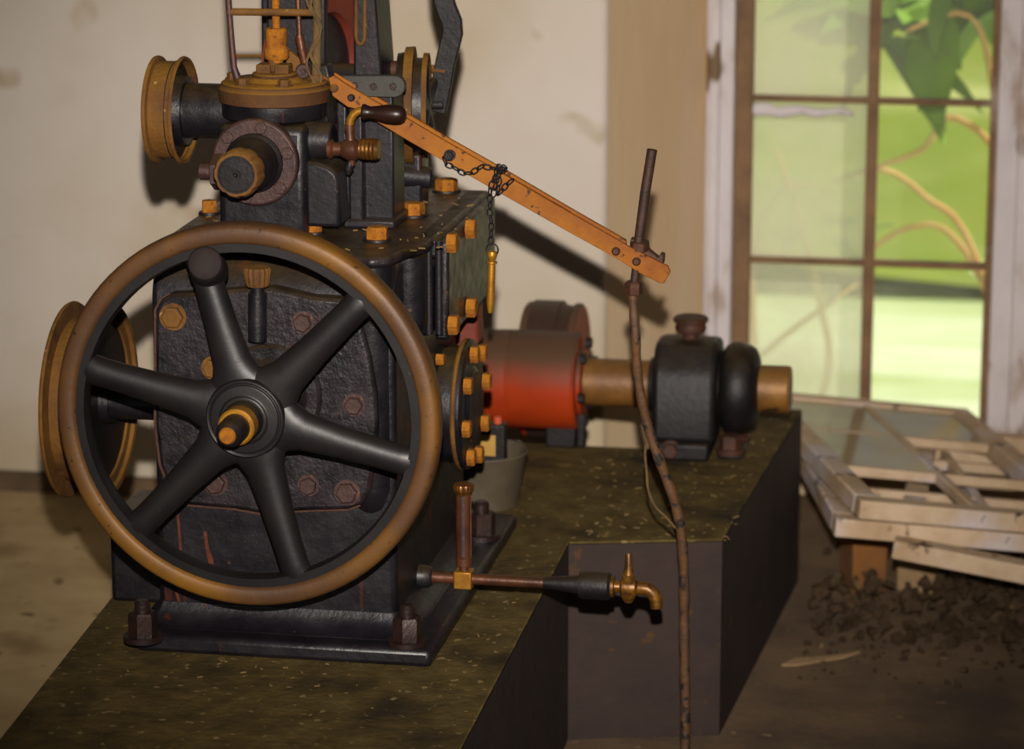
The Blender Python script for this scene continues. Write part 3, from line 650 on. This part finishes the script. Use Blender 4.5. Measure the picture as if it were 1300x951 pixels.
# brass cock with a black wooden handle
ck = empty('brass_cock', G(447, 188, .14)); ck.parent = gov; ck.location = WORLD[ck] - WORLD[gov]
ku = mpp(WORLD[ck]); cc = WORLD[ck]
m = MB(); m.lathe(G(417, 189, .14), XA, [(0, 12 * ku), (.006, 12.5 * ku), (.009, 9 * ku), (.02, 9 * ku), (.024, 12 * ku), (.03, 14 * ku), (.042, 14 * ku), (.048, 9.5 * ku), (.053, 9.5 * ku)], 28); m.cyl(G(447, 198, .14), G(447, 210, .14), 5 * ku, 4 * ku, seg=14); m.build('valve_body', 'copper', ck)
m = MB(); m.lathe(G(457, 189, .14), XA, [(0, 10 * ku), (.001, 13.5 * ku)] + [(.003 + .003 * i, (14.2 if i % 2 else 13.2) * ku) for i in range(8)] + [(.029, 12 * ku)], 28); m.build('threaded_cap', 'brass', ck)
m = MB(); m.tube([G(445, 178, .14), G(444, 166, .14), G(444, 158, .14)], [6.5 * ku, 5.5 * ku, 5.5 * ku], 16); m.lathe(G(444, 165, .14), UP, [(0, 6.6 * ku), (.008, 6.6 * ku)], 16); m.build('stem', 'copper', ck)
m = MB(); m.tube([G(444, 160, .14), G(445, 152, .14), G(449, 145, .14), G(455, 141, .14), G(464, 140, .14)], [5.2 * ku, 5.4 * ku, 5.4 * ku, 5 * ku, 5 * ku], 16); m.build('curved_arm', 'bright_brass', ck)
h0 = G(459, 142, .14); hax = G(516, 146, .14) - h0
prof = [(0, 6), (.02, 10), (.06, 10.5), (.12, 9), (.2, 7.8), (.35, 9.2), (.55, 11.6), (.75, 12.2), (.88, 11), (.96, 8), (1, 3)]
m = MB(); m.lathe(h0, hax, [(t * hax.length, r * ku) for t, r in prof], 28); o = m.build('cock_handle', 'wood', ck); o['label'] = 'black turned wooden handle'
m = MB(); m.tube([G(445, 205, .14), G(443, 214, .14), G(442, 222, .14)], [4.5 * ku, 6.5 * ku, 3 * ku], 12); m.build('oil_drip', 'iron', ck)
m = MB(); m.tube([G(441, 212, .19), G(441, 258, .19)], [4.5 * ku, 4 * ku], 12); m.build('drop_pin', 'grey', gov)
# spoked wheel to the right of the standard
sw = G(527, 134, .42); su = mpp(sw)
swo = empty('belt_wheel', sw); swo.parent = gov; swo.location = WORLD[swo] - WORLD[gov]
Rs = 74 * su
SA = V((1, .14, 0)).normalized()
m = MB(); m.lathe(sw - SA * .022, SA, [(0, Rs * .80), (0, Rs * .9), (.018, Rs * .95), (.02, Rs * .80)], 56, closed=True); m.lathe(sw - SA * .026, SA, [(0, Rs * .9), (.02, Rs * .86), (.02, .01)], 40); m.build('wheel_disc', 'iron', swo)
m = MB(); m.lathe(sw - SA * .014, SA, [(0, Rs * .86), (0, Rs), (.014, Rs * 1.01), (.014, Rs * .86)], 60, closed=True); m.build('wheel_flange', 'ochre', swo)
m = MB(); m.lathe(sw + SA * .0, SA, [(0, Rs * .82), (.018, Rs * .82), (.018, Rs * .7), (0, Rs * .7)], 48, closed=True); m.lathe(sw + SA * .012, SA, [(0, Rs * .2), (.01, Rs * .2)], 24)
for k in range(5):
    th = k * 2 * math.pi / 5 + .4; d = V((0, math.cos(th), math.sin(th))); m.tube([sw + SA * .017, sw + SA * .017 + d * Rs * .76], [(.008, .014), (.007, .010)], 10, n0=SA)
m.build('wheel_spokes', 'black', swo)
m = MB(); m.lathe(sw + SA * .014, SA, [(0, Rs * .80), (0, Rs * .9), (.008, Rs * .9), (.008, Rs * .80)], 60, closed=True); m.build('wheel_flange', 'ochre', swo)
m = MB(); m.cyl(G(480, 88, .44), G(512, 88, .44), 11 * su, seg=20); m.cyl(V((G(480, 130, .42).x, sw.y, sw.z)), sw + XA * .02, 10 * su, seg=20); m.build('wheel_shaft', 'brown', swo)
m = MB(); upright(m, 455, 498, 205, 286, .38, .44); upright(m, 500, 535, 195, 282, .40, .46); m.cyl(G(503, 222, .4), G(548, 226, .42), 14 * su); m.build('wheel_pedestal', 'black', gov, bevel=.006)
# cranked flat belt shifter arm
m = MB(); pth = [G(556, -160, .5), G(556, -70, .5), G(559, -20, .5), G(566, 8, .5), G(574, 28, .5), G(575, 42, .5), G(571, 58, .5), G(566, 78, .5), G(562, 100, .5), G(557, 128, .5), G(554, 142, .5)]
m.strip(pth, .014, .032, YA); m.strip([p + V((-.012, .006, 0)) for p in pth[:6]], .02, .01, YA); m.cyl(G(548, 133, .5), G(564, 133, .5), 8 * su, seg=14)
sh = m.build('shifter_arm', 'iron', gov, bevel=.002)
m = MB(); m.cyl(G(520, 85, .5), G(566, 90, .5), 6 * su, seg=14); m.build('shifter_pin', 'ochre', gov)

# drain pipe with sight gauge and tap
dp = empty('drain_pipe', G(589, 736, .16)); dp.parent = gov; dp.location = WORLD[dp] - WORLD[gov]
YP = YF + .16
def T(x, y): return PY(x, y, YP)
du = mpp(T(600, 736))
z_p = T(600, 735).z
def TX(x): v = T(x, 735); return V((v.x, YP, z_p))
m = MB(); m.lathe(V((xR - .005, YP, z_p)), XA, [(0, 16 * du), (TX(549).x - xR, 14 * du), (TX(549).x - xR + .006, 10 * du)], 28); m.build('pipe_boss', 'black', dp, bevel=.002)
m = MB(); m.cyl(TX(546), TX(577), 7.5 * du, seg=20); m.cyl(TX(600), TX(705), 7 * du, seg=20); m.lathe(TX(546), XA, [(0, 9 * du), (.006, 9 * du)], 20); m.build('pipe', 'copper', dp)
c = TX(589); hs = 11.5 * du
m = MB(); m.box((c.x - hs, YP - hs, z_p - hs), (c.x + hs, YP + hs, z_p + hs)); m.build('brass_block', 'bright_brass', dp, bevel=.002)
z1 = T(589, 626).z; z0 = z_p + hs
m = MB(); m.lathe(V((c.x, YP, z0)), UP, [(0, 6 * du), (.006, 6 * du), (.008, 10.5 * du), (.02, 10.5 * du), (.021, 9 * du)], 24)
for a0 in range(4):
    th0 = math.pi / 4 + a0 * math.pi / 2
    ring_a, ring_b = [], []
    arc = [th0 - .42 + .84 * i / 5 for i in range(6)]
    pts = [V((c.x + math.cos(t) * 10 * du, YP + math.sin(t) * 10 * du, z0 + .02)) for t in arc] + [V((c.x + math.cos(t) * 8.5 * du, YP + math.sin(t) * 8.5 * du, z0 + .02)) for t in reversed(arc)]
    m.prism(pts, V((0, 0, z1 - z0 - .02)))
m.build('sight_gauge_cage', 'copper', dp)
m = MB(); m.cyl(V((c.x, YP, z0 + .01)), V((c.x, YP, z1)), 7 * du, seg=20); m.build('sight_glass', 'mauve', dp)
m = MB(); m.lathe(V((c.x, YP, z1 - .002)), UP, [(0, 10.5 * du), (.004, 11 * du), (.006, 12.5 * du), (.013, 13 * du), (.016, 12 * du)], 36, fn=lambda th: 1 + .03 * math.cos(18 * th)); m.build('gauge_cap', 'brass', dp)
m = MB(); m.lathe(TX(690), XA, [(0, 7 * du), (.02, 9 * du), (.055, 12 * du), (.056, 17 * du), (.062, 18 * du), (TX(776).x - TX(690).x - .004, 18 * du), (TX(776).x - TX(690).x, 15 * du)], 28); m.build('pipe_union', 'iron', dp)
tp_ = empty('drain_tap', TX(797)); 
tp_.parent = dp; tp_.location = WORLD[tp_] - WORLD[dp]
m = MB(); m.lathe(TX(774), XA, [(0, 14 * du), (.007, 14 * du), (.008, 8 * du), (.016, 7 * du), (.02, 12 * du), (.03, 13 * du), (.04, 12 * du), (.044, 8 * du)], 28)
cx = TX(798); m.lathe(cx - UP * .024, UP, [(0, 5 * du), (.006, 8 * du), (.014, 11 * du), (.034, 11 * du), (.038, 8 * du), (.044, 8 * du), (.045, 6 * du)], 24)
p = [TX(806), TX(814), TX(822) - UP * .001, TX(829) - UP * .007, TX(833) - UP * .017, TX(834) - UP * .03]
m.tube(p, [8 * du, 8.5 * du, 9 * du, 9 * du, 8.5 * du, 8 * du], 16)
m.lathe(cx + UP * .02, UP, [(0, 7 * du), (.006, 6 * du), (.012, 5 * du), (.03, 4.6 * du), (.034, 3 * du)], 14)
o = m.build('tap', 'oilybrass', dp); COL.objects.unlink(tp_); bpy.data.objects.remove(tp_)

# ------------------------------------------------------------------ chain and pin hanging from the lever
ch = empty('locking_pin', LP(624, 300, -.02)); tag(ch, 'brass locking pin dangling on a dark chain looped over the orange lever', 'pin')
cu2 = mpp(LP(624, 300))
def CP(x, y): return LP(x, y, -.006)
m = MB()
m.chain([CP(563, 200), CP(567, 209), CP(575, 212), CP(580, 215), CP(588, 220), CP(598, 220), CP(612, 211), CP(628, 214), CP(641, 215)], .0135, .0075, .0013)
m.chain([CP(629, 214), CP(630, 228), CP(627, 245), CP(633, 246), CP(642, 236), CP(651, 228)], .0135, .0075, .0013)
m.chain([CP(632, 215), CP(634, 224), CP(632, 246)], .0135, .0075, .0013)
m.chain([CP(629, 222), CP(622, 240), CP(622, 270), CP(624, 285), CP(623, 310)], .0135, .0075, .0013)
for px, py in ((637, 216), (640, 213), (634, 212)): m.tube([CP(px + 4 * math.cos(t), py + 4 * math.sin(t)) + YA * (.003 * math.sin(2 * t) - .003) for t in [i * .5236 for i in range(12)]], .0012, 6, closed=True)
m.build('chain', 'iron', ch)
m = MB(); rc_ = CP(625, 317); m.tube([rc_ + V((math.cos(t) * 7.5 * cu2, 0, math.sin(t) * 8 * cu2)) for t in [i * 2 * math.pi / 20 for i in range(20)]], .0014, 8, n0=YA, closed=True); m.build('ring', 'iron', ch)
p0, p1 = CP(625, 318), CP(622, 397); ax = p1 - p0; Ln = ax.length
m = MB(); m.lathe(p0, ax, [(0, 3), (.02, 5.5), (.07, 6.6), (.12, 5.5), (.17, 3.4), (.175, 6.4), (.19, 6.6), (.215, 6.4), (.22, 4.8), (.6, 5.4), (.85, 5), (.9, 4.2), (1, 2.6)] and [(t * Ln, r * cu2) for t, r in [(0, 3), (.02, 5.5), (.07, 6.8), (.12, 5.6), (.17, 3.4), (.175, 6.6), (.19, 7), (.205, 6.6), (.21, 4.8), (.6, 5.2), (.85, 5), (.9, 4.2), (1, 2.8)]], 22)
m.build('pin', 'bright_brass', ch)

# ------------------------------------------------------------------ rod and hose through the lever's end
hz = empty('rod_and_hose', V((PY(869, 951, .32).x, .32, .012))); tag(hz, 'iron rod through the lever end with a long brown hose hanging below it', 'hose')
YH = YF + D(808) + .012
hu = mpp(PY(808, 320, YH))
m = MB(); m.tube([PY(828, 190, YH), PY(819, 245, YH), PY(811, 305, YH), PY(807, 345, YH), PY(805, 360, YH)], [6.5 * hu, 6.5 * hu, 6.3 * hu, 5.5 * hu, 5.5 * hu], 16); m.build('rod', 'rod', hz)
m = MB(); m.lathe(PY(811, 318, YH), PY(812, 306, YH) - PY(811, 318, YH), [(0, 11 * hu), (.012, 11.5 * hu), (.014, 9 * hu)], 20, fn=lambda t: 1 + .05 * math.cos(6 * t)); m.build('collar_nut', 'brown', hz)
m = MB(); m.lathe(PY(804, 374, YH), UP, [(0, 10 * hu), (.003, 11.5 * hu), (.018, 11.5 * hu), (.021, 9 * hu)], 6, phase=.3); m.build('hose_nut', 'brown', hz)
hp_ = [(803, 372, YH), (805, 400, YH), (807, 430, YH), (809, 470, YH + .01), (815, 510, YH + .02), (825, 550, YH + .03), (840, 592, YH + .04), (855, 632, YH + .05), (864, 672, YH + .06), (868, 720, YH + .07), (868.5, 780, YH + .08), (869, 840, YH + .085), (870, 900, YH + .09)]
path = [PY(*p) for p in hp_]; e = path[-1]
path += [V((e.x + .002, e.y - .002, .05)), V((e.x + .012, e.y - .012, .018)), V((e.x + .06, e.y - .04, .012)), V((e.x + .2, e.y - .1, .012))]
sp = smooth_path(path); m = MB(); m.tube(sp, [(6.2 + .5 * math.sin(i * 1.7)) * hu + (.0006 if i > 20 else 0) for i in range(len(sp))], 14); m.build('hose', 'hose', hz)
m = MB(); wp = [PY(x, y, YH + d) for x, y, d in ((822, 555, .03), (819, 575, .03), (821, 600, .035), (823, 622, .038), (832, 643, .042), (846, 657, .048), (857, 670, .055))]; m.tube(smooth_path(wp), .0022, 8); m.build('stray_wire', 'cord', hz)

# ------------------------------------------------------------------ line shaft, couplings, bearing
YS = PZ(870, 580, ZP).y + .06
zs_ = PY(880, 490, YS).z; su = mpp(PY(880, 488, YS))
def SX(px): return PY(px, 488, YS).x
ls = empty('line_shaft', V((SX(800), YS, zs_))); tag(ls, 'rusty line shaft carrying the red coupling drum behind the governor', 'shaft')
def LS(m, x0, prof, seg=48): return m.lathe(V((x0, YS, zs_)), XA, prof, seg)
m = MB(); LS(m, SX(520), [(0, 30 * su), (SX(1004) - SX(520) - .004, 30.5 * su), (SX(1004) - SX(520), 28.5 * su)]); m.build('shaft_bar', 'shaft', ls)
m = MB(); x0 = SX(612); LS(m, x0, [(0, 50 * su), (.0, 60 * su), (.012, 62 * su), (SX(650) - x0, 63 * su), (SX(650) - x0 + .002, 62 * su), (SX(652) - x0 + .002, 63 * su), (SX(733) - x0, 63 * su), (SX(737) - x0, 60 * su), (SX(737) - x0, 44 * su), (SX(742) - x0, 44 * su), (SX(744) - x0, 28 * su)], 64); m.build('coupling_drum', 'red', ls)
m = MB(); x0 = SX(733)
for k in range(6):
    th = k * math.pi / 3 + .2; bolt('coupling_bolt', ls, V((SX(740), YS + math.cos(th) * 50 * su, zs_ + math.sin(th) * 50 * su)), XA, 7 * su, .014, 'iron', 0, False)
m.bm.free()
# belt clutch wheel behind the drum: red cheeks and a dusty belt over it
yc = YS + .17; cw = empty('belt_wheel', V((PY(711, 470, yc).x, yc, PY(711, 470, yc).z))); cw.parent = ls; cw.location = WORLD[cw] - WORLD[ls]
wc_ = WORLD[cw]; wu2 = mpp(wc_); xA = PY(668, 470, yc).x; xB = PY(738, 470, yc).x
RW2 = wc_.z * 0 + (PY(711, 386, yc).z - wc_.z)
for (q0, q1) in ((0, .16), (.84, 1)):
    m = MB(); m.lathe(V((xA + (xB - xA) * q0, yc, wc_.z)), XA, [(0, RW2 * .3), (0, RW2 * .97), (.004, RW2), ((xB - xA) * (q1 - q0) - .004, RW2), ((xB - xA) * (q1 - q0), RW2 * .97), ((xB - xA) * (q1 - q0), RW2 * .3)], 56); m.build('wheel_cheek', 'red', cw)
m = MB(); m.lathe(V((xA + (xB - xA) * .14, yc, wc_.z)), XA, [(0, RW2 * .3), (0, RW2 * 1.03), ((xB - xA) * .5, RW2 * 1.03), ((xB - xA) * .5, RW2 * .99), ((xB - xA) * .72, RW2 * .95), ((xB - xA) * .72, RW2 * .3)], 56); m.build('belt', 'mauve', cw)
m = MB(); m.cyl(V((SX(520), yc, wc_.z)), V((xB + .03, yc, wc_.z)), 20 * wu2); m.build('second_axle', 'iron', cw)
m = MB(); yq = YS + .01; a = PY(697, 548, YS); m.box((SX(697), YS - .04, ZP), (SX(735), min(Ymid - .002, YS + .0), zs_ - 54 * su)); m.box((SX(735), YS - .035, ZP), (SX(747), Ymid - .003, zs_ - 38 * su)); m.build('drum_foot', 'iron', ls, bevel=.004)

pb_ = empty('pillow_block', V((SX(872), YS, ZP))); tag(pb_, 'black pillow block bearing with oil cup at the end of the plinth', 'bearing')
m = MB(); hb = []
x0, x1 = SX(834), SX(915); hw_ = 58 * su; zt_ = zs_ + 62 * su
hb = [(YS - hw_, ZP + .03), (YS - hw_, zs_ + .03), (YS - hw_ * .86, zs_ + .052), (YS - hw_ * .5, zt_ - .004), (YS - hw_ * .2, zt_), (YS + hw_ * .2, zt_), (YS + hw_ * .5, zt_ - .004), (YS + hw_ * .86, zs_ + .052), (YS + hw_, zs_ + .03), (YS + hw_, ZP + .03)]
m.loop([[V((x0, y, z)) for y, z in hb], [V((x1, y, z)) for y, z in hb]]); m.build('housing', 'iron', pb_, bevel=.012, seg=3)
m = MB(); m.box((SX(834) - .002, YS - hw_ * 1.12, ZP), (SX(908), YS + hw_ * 1.12, ZP + .033)); m.box((SX(916), YS - hw_ * .8, ZP), (SX(950), YS + hw_ * .8, ZP + .012)); m.build('foot', 'iron', pb_, bevel=.006)
m = MB(); LS(m, SX(826), [(0, 34 * su), (SX(836) - SX(826), 36 * su)]); m.build('end_collar', 'iron', pb_); m = MB(); LS(m, SX(908), [(0, 45 * su), (SX(920) - SX(908), 40 * su)]); m.build('end_collar', 'iron', pb_)
m = MB(); LS(m, SX(914), [(0, 30 * su), (.004, 46 * su), (.012, 54 * su), (.022, 58 * su), (.04, 58.5 * su), (.056, 55 * su), (.066, 50 * su), (.072, 40 * su), (.074, 31 * su)], 56); m.build('thrust_collar', 'iron', pb_)
m = MB(); oc = V((SX(876), YS, zt_ - .004)); m.lathe(oc, UP, [(0, 14 * su), (.006, 10 * su), (.014, 10 * su), (.018, 19 * su), (.024, 20 * su), (.03, 19 * su), (.034, 19 * su), (.036, 22 * su), (.042, 22.5 * su), (.045, 20 * su)], 32); m.build('oil_cup', 'brown', pb_)
bolt('foot_bolt', pb_, V((SX(932), YS - hw_ * .55, ZP + .012)), UP, 15 * su, .03, 'brown'); bolt('foot_bolt', pb_, V((SX(860), YS - hw_ * 1.06, ZP + .02)), -YA, 10 * su, .016, 'brown')
bolt('foot_bolt', pb_, V((SX(932), YS + hw_ * .55, ZP + .012)), UP, 15 * su, .03, 'brown')

# ------------------------------------------------------------------ bucket and cans
bk0 = PZ(625, 652, ZP); bu = mpp(bk0); bcx = PY(612, 620, bk0.y + .07).x
bk = MB(); bcen = V((bcx, bk0.y + .065, ZP)); Rb = 47 * bu; Rt = 58 * bu; Hb = PY(612, 572, bcen.y).z - ZP
bk.lathe(bcen, UP, [(0, .002), (0, Rb), (.006, Rb * 1.01), (Hb - .004, Rt), (Hb, Rt * 1.03), (Hb + .003, Rt), (Hb - .006, Rt * .95), (.008, Rb * .95), (.008, .002)], 56, cap0=True, cap1=True)
tag(bk.build('bucket', 'bucket'), 'grey steel bucket of oil cans behind the right side of the governor', 'bucket')
def can(px, py_top, wpx, off, label, body_mat, cap_mat, square=True):
    c = V((PY(px, 590, bcen.y + off).x, bcen.y + off, ZP + .01)); zt2 = PY(px, py_top, c.y).z; r = wpx * bu
    e = empty('oil_can', c); tag(e, label, 'can', 'oil cans in the bucket')
    m = MB()
    if square: m.box((c.x - r, c.y - r * .6, c.z), (c.x + r, c.y + r * .6, zt2))
    else: m.lathe(c, UP, [(0, r), (zt2 - c.z - .02, r), (zt2 - c.z, r * .5)], 24)
    m.build('can_body', body_mat, e, bevel=.003)
    m = MB()
    if square: m.box((c.x - r * .9, c.y - r * .6 - .0015, zt2 - .055), (c.x + r * .35, c.y - r * .6 + .001, zt2 - .018))
    else: m.lathe(c + UP * (zt2 - c.z - .05), UP, [(0, r * 1.02), (.025, r * 1.02)], 24)
    m.build('can_label', cap_mat, e)
    m = MB(); m.lathe(V((c.x + r * .4, c.y, zt2 - .002)), UP, [(0, r * .3), (.012, r * .3), (.014, r * .2)], 16); m.build('can_cap', 'redcap' if square else 'iron', e)
can(625, 537, 18, -.015, 'tall black oil can with a yellow label standing in the bucket', 'iron', 'label')
can(595, 560, 11, .0, 'short red oil can half hidden beside the governor flank in the bucket', 'redcap', 'iron', False)

# ------------------------------------------------------------------ stacked old window sashes
def sash(origin, ang, tiltx, tilty, Wd, Ln, label, cells, glass, thick=.036, rw=.045):
    q = Matrix.Rotation(ang, 3, 'Z') @ Matrix.Rotation(tiltx, 3, 'Y') @ Matrix.Rotation(tilty, 3, 'X')
    o = V(origin)
    def Q(a, b, c): return o + q @ V((a, b, c))
    e = empty('window_sash', o); tag(e, label, 'window sash', 'old sashes stacked under the window')
    def bar(a0, b0, a1, b1, z0, z1):
        m = MB(); m.loop([[Q(a0, b0, z0), Q(a1, b0, z0), Q(a1, b1, z0), Q(a0, b1, z0)], [Q(a0, b0, z1), Q(a1, b0, z1), Q(a1, b1, z1), Q(a0, b1, z1)]]); return m
    bar(0, 0, Wd, rw, 0, thick).build('rail', 'whitewood', e, bevel=.004); bar(0, Ln - rw, Wd, Ln, 0, thick).build('rail', 'whitewood', e, bevel=.004)
    bar(0, rw, rw, Ln - rw, 0, thick).build('stile', 'whitewood', e, bevel=.004); bar(Wd - rw, rw, Wd, Ln - rw, 0, thick).build('stile', 'whitewood', e, bevel=.004)
    nx, ny = cells
    for i in range(1, nx): a = Wd * i / nx; bar(a - .009, rw, a + .009, Ln - rw, .01, thick - .004).build('glazing_bar', 'whitewood', e, bevel=.003)
    for j in range(1, ny): b = Ln * j / ny; bar(rw, b - .009, Wd - rw, b + .009, .01, thick - .006).build('glazing_bar', 'whitewood', e, bevel=.003)
    for (i, j) in glass:
        bar(max(rw, Wd * i / nx), max(rw, Ln * j / ny), min(Wd - rw, Wd * (i + 1) / nx), min(Ln - rw, Ln * (j + 1) / ny), .026, .029).build('pane', 'sashglass', e, smooth=False)
    return e
FLc = V((.838, 1.0, .25))
sash(FLc, .31, .125, -.02, .47, .93, 'topmost old white window sash with pale reflection-toned panes on the stack', (2, 3), [(0, 2), (1, 2), (0, 1)])
sash(FLc + V((-.045, .03, -.045)), .22, .10, -.02, .64, .85, 'middle old white window sash under the topmost one in the stack', (2, 3), [])
sash(FLc + V((.06, .02, -.078)), .0, .15, -.0, .62, .75, 'lowest old white window sash slanting down under the stack', (2, 2), [])
# rubble that carries the stack
m = MB()
def stone(m, c, s_):
    r = Euler([random.uniform(0, 3) for _ in range(3)]).to_matrix()
    k = [random.uniform(.5, 1) for _ in range(3)]
    pts = [c + r @ V((sx * s_ * k[0] * random.uniform(.6, 1), sy * s_ * k[1] * random.uniform(.6, 1), sz * s_ * k[2] * random.uniform(.5, 1))) for sz in (-1, 1) for sx, sy in ((-1, -1), (1, -1), (1, 1), (-1, 1))]
    m.loop([pts[:4], pts[4:]])
for i in range(900):
    x, y = random.uniform(.74, 1.6), random.gauss(1.22, .2)
    if not .8 < y < 1.7 or (x < 1.02 and 1.31 < y < 1.5): continue
    s_ = random.uniform(.003, .014) * (1.25 if y > 1.05 else .6)
    heap = max(0, min(.06, .25 * (y - 1.02)))
    stone(m, V((x, y, s_ * .3 + heap * random.random())), s_)
tag(m.build('rubble', 'rubble', bevel=.002, smooth=False), 'dark rubble and broken mortar on the floor under the sash stack', 'rubble', kind='stuff')
def brick(name, lo, hi, rz, mat, label, cat, grp=None):
    m = MB(); m.box(lo, hi, Matrix.Rotation(rz, 3, 'Z')); tag(m.build(name, mat, bevel=.006), label, cat, grp)
brick('brick', (.79, 1.34, .0), (.86, 1.46, .105), .3, 'brick', 'orange brick propping the left end of the sash stack', 'brick')
brick('brick', (.79, 1.35, .105), (.86, 1.45, .145), .3, 'floor', 'dark brick lying on the orange one under the sashes', 'brick')
brick('stone_block', (.90, 1.36, .0), (.99, 1.46, .09), -.2, 'paper', 'pale stone block under the middle of the sash stack', 'stone')
# litter
def flakes(name, n, fn, s0, s1, label):
    m = MB()
    for i in range(n):
        c, zr_ = fn(); L_ = random.uniform(s0, s1); q = Euler((random.uniform(-.3, .3), random.uniform(-.3, .3), random.uniform(0, 6.3))).to_matrix()
        m.box(c - V((L_, L_ * .25, .0008)), c + V((L_, L_ * .25, .0012)), q)
    tag(m.build(name, 'straw', smooth=False), label, 'litter', kind='stuff')
def onplinth():
    while True:
        x, y = random.uniform(.3, .66), random.uniform(.46, 1.3)
        if x < .36 or (y > 1.0 and x < .5) : continue
        return V((x, y, ZP + .0025)), 0
flakes('straw_litter', 90, onplinth, .002, .006, 'pale straw flakes strewn over the plinth top before the bearing')
def onfront():
    if random.random() < .5: return V((random.uniform(xb1 + .03, FR.x - .01) , random.uniform(-.36, .2), ZP + .0025)), 0
    return V((random.uniform(xb0 + .0, xb1), random.uniform(-.36, yb - .01), ZP + .0025)), 0
flakes('straw_litter', 40, onfront, .0015, .0045, 'straw flakes on the plinth at the foot of the governor')
flakes('straw_litter', 90, lambda: (V((random.uniform(xL + .02, xR + .06), random.uniform(YF + .02, YB), zt_b + .003)), 0), .0015, .0055, "straw flakes on the governor's top plate")
m = MB(); pp = [PZ(992, 846, .004), PZ(1010, 838, .006), PZ(1040, 836, .008), PZ(1070, 833, .006), PZ(1092, 829, .004), PZ(1070, 837, .004), PZ(1040, 841, .004), PZ(1012, 846, .004)]
m.prism(pp, V((0, 0, .004))); tag(m.build('paper_strip', 'paper'), 'torn strip of pale paper on the dirt floor right of the plinth', 'paper')

# ------------------------------------------------------------------ camera, light
cam = bpy.data.cameras.new('camera'); co = bpy.data.objects.new('camera', cam); COL.objects.link(co); scn.camera = co
co.location = CAM; co.rotation_euler = (math.pi / 2 - PITCH, 0, YAW)
cam.sensor_width = 36; cam.lens = 36 * F_PX / 1300; cam.clip_start = .05; cam.clip_end = 200
cam.dof.use_dof = True; cam.dof.focus_distance = (G(450, 250, .08) - CAM).dot(FWD); cam.dof.aperture_fstop = 4.0
def lamp(kind, name, loc, energy, color, **kw):
    l = bpy.data.lights.new(name, kind); l.energy = energy; l.color = color
    for k, v in kw.items(): setattr(l, k, v)
    o = bpy.data.objects.new(name, l); COL.objects.link(o); o.location = loc; return o
fo = lamp('SPOT', 'camera_flash', CAM + ROT @ V((0, .24, .02)), 1500, (1, .91, .82), spot_size=math.radians(31), spot_blend=1.0, shadow_soft_size=.02)
tgt = PY(690, 260, 0); fo.rotation_euler = (tgt - fo.location).to_track_quat('-Z', 'Y').to_euler()
so = lamp('SUN', 'sun', (4, 6, 8), 7.6, (1, .95, .8), angle=math.radians(1)); so.rotation_euler = (-V((.75, .25, .75))).to_track_quat('-Z', 'Y').to_euler()
W = bpy.data.worlds.new('sky'); scn.world = W; W.use_nodes = True
bg = W.node_tree.nodes['Background']; bg.inputs[0].default_value = (1.0, .95, .9, 1); bg.inputs[1].default_value = .3
scn.view_settings.view_transform = 'Standard'; scn.view_settings.look = 'None'; scn.view_settings.gamma = 1; scn.view_settings.exposure = 0
scn.view_settings.use_curve_mapping = False
scn.cycles.max_bounces = 6; scn.cycles.transparent_max_bounces = 10
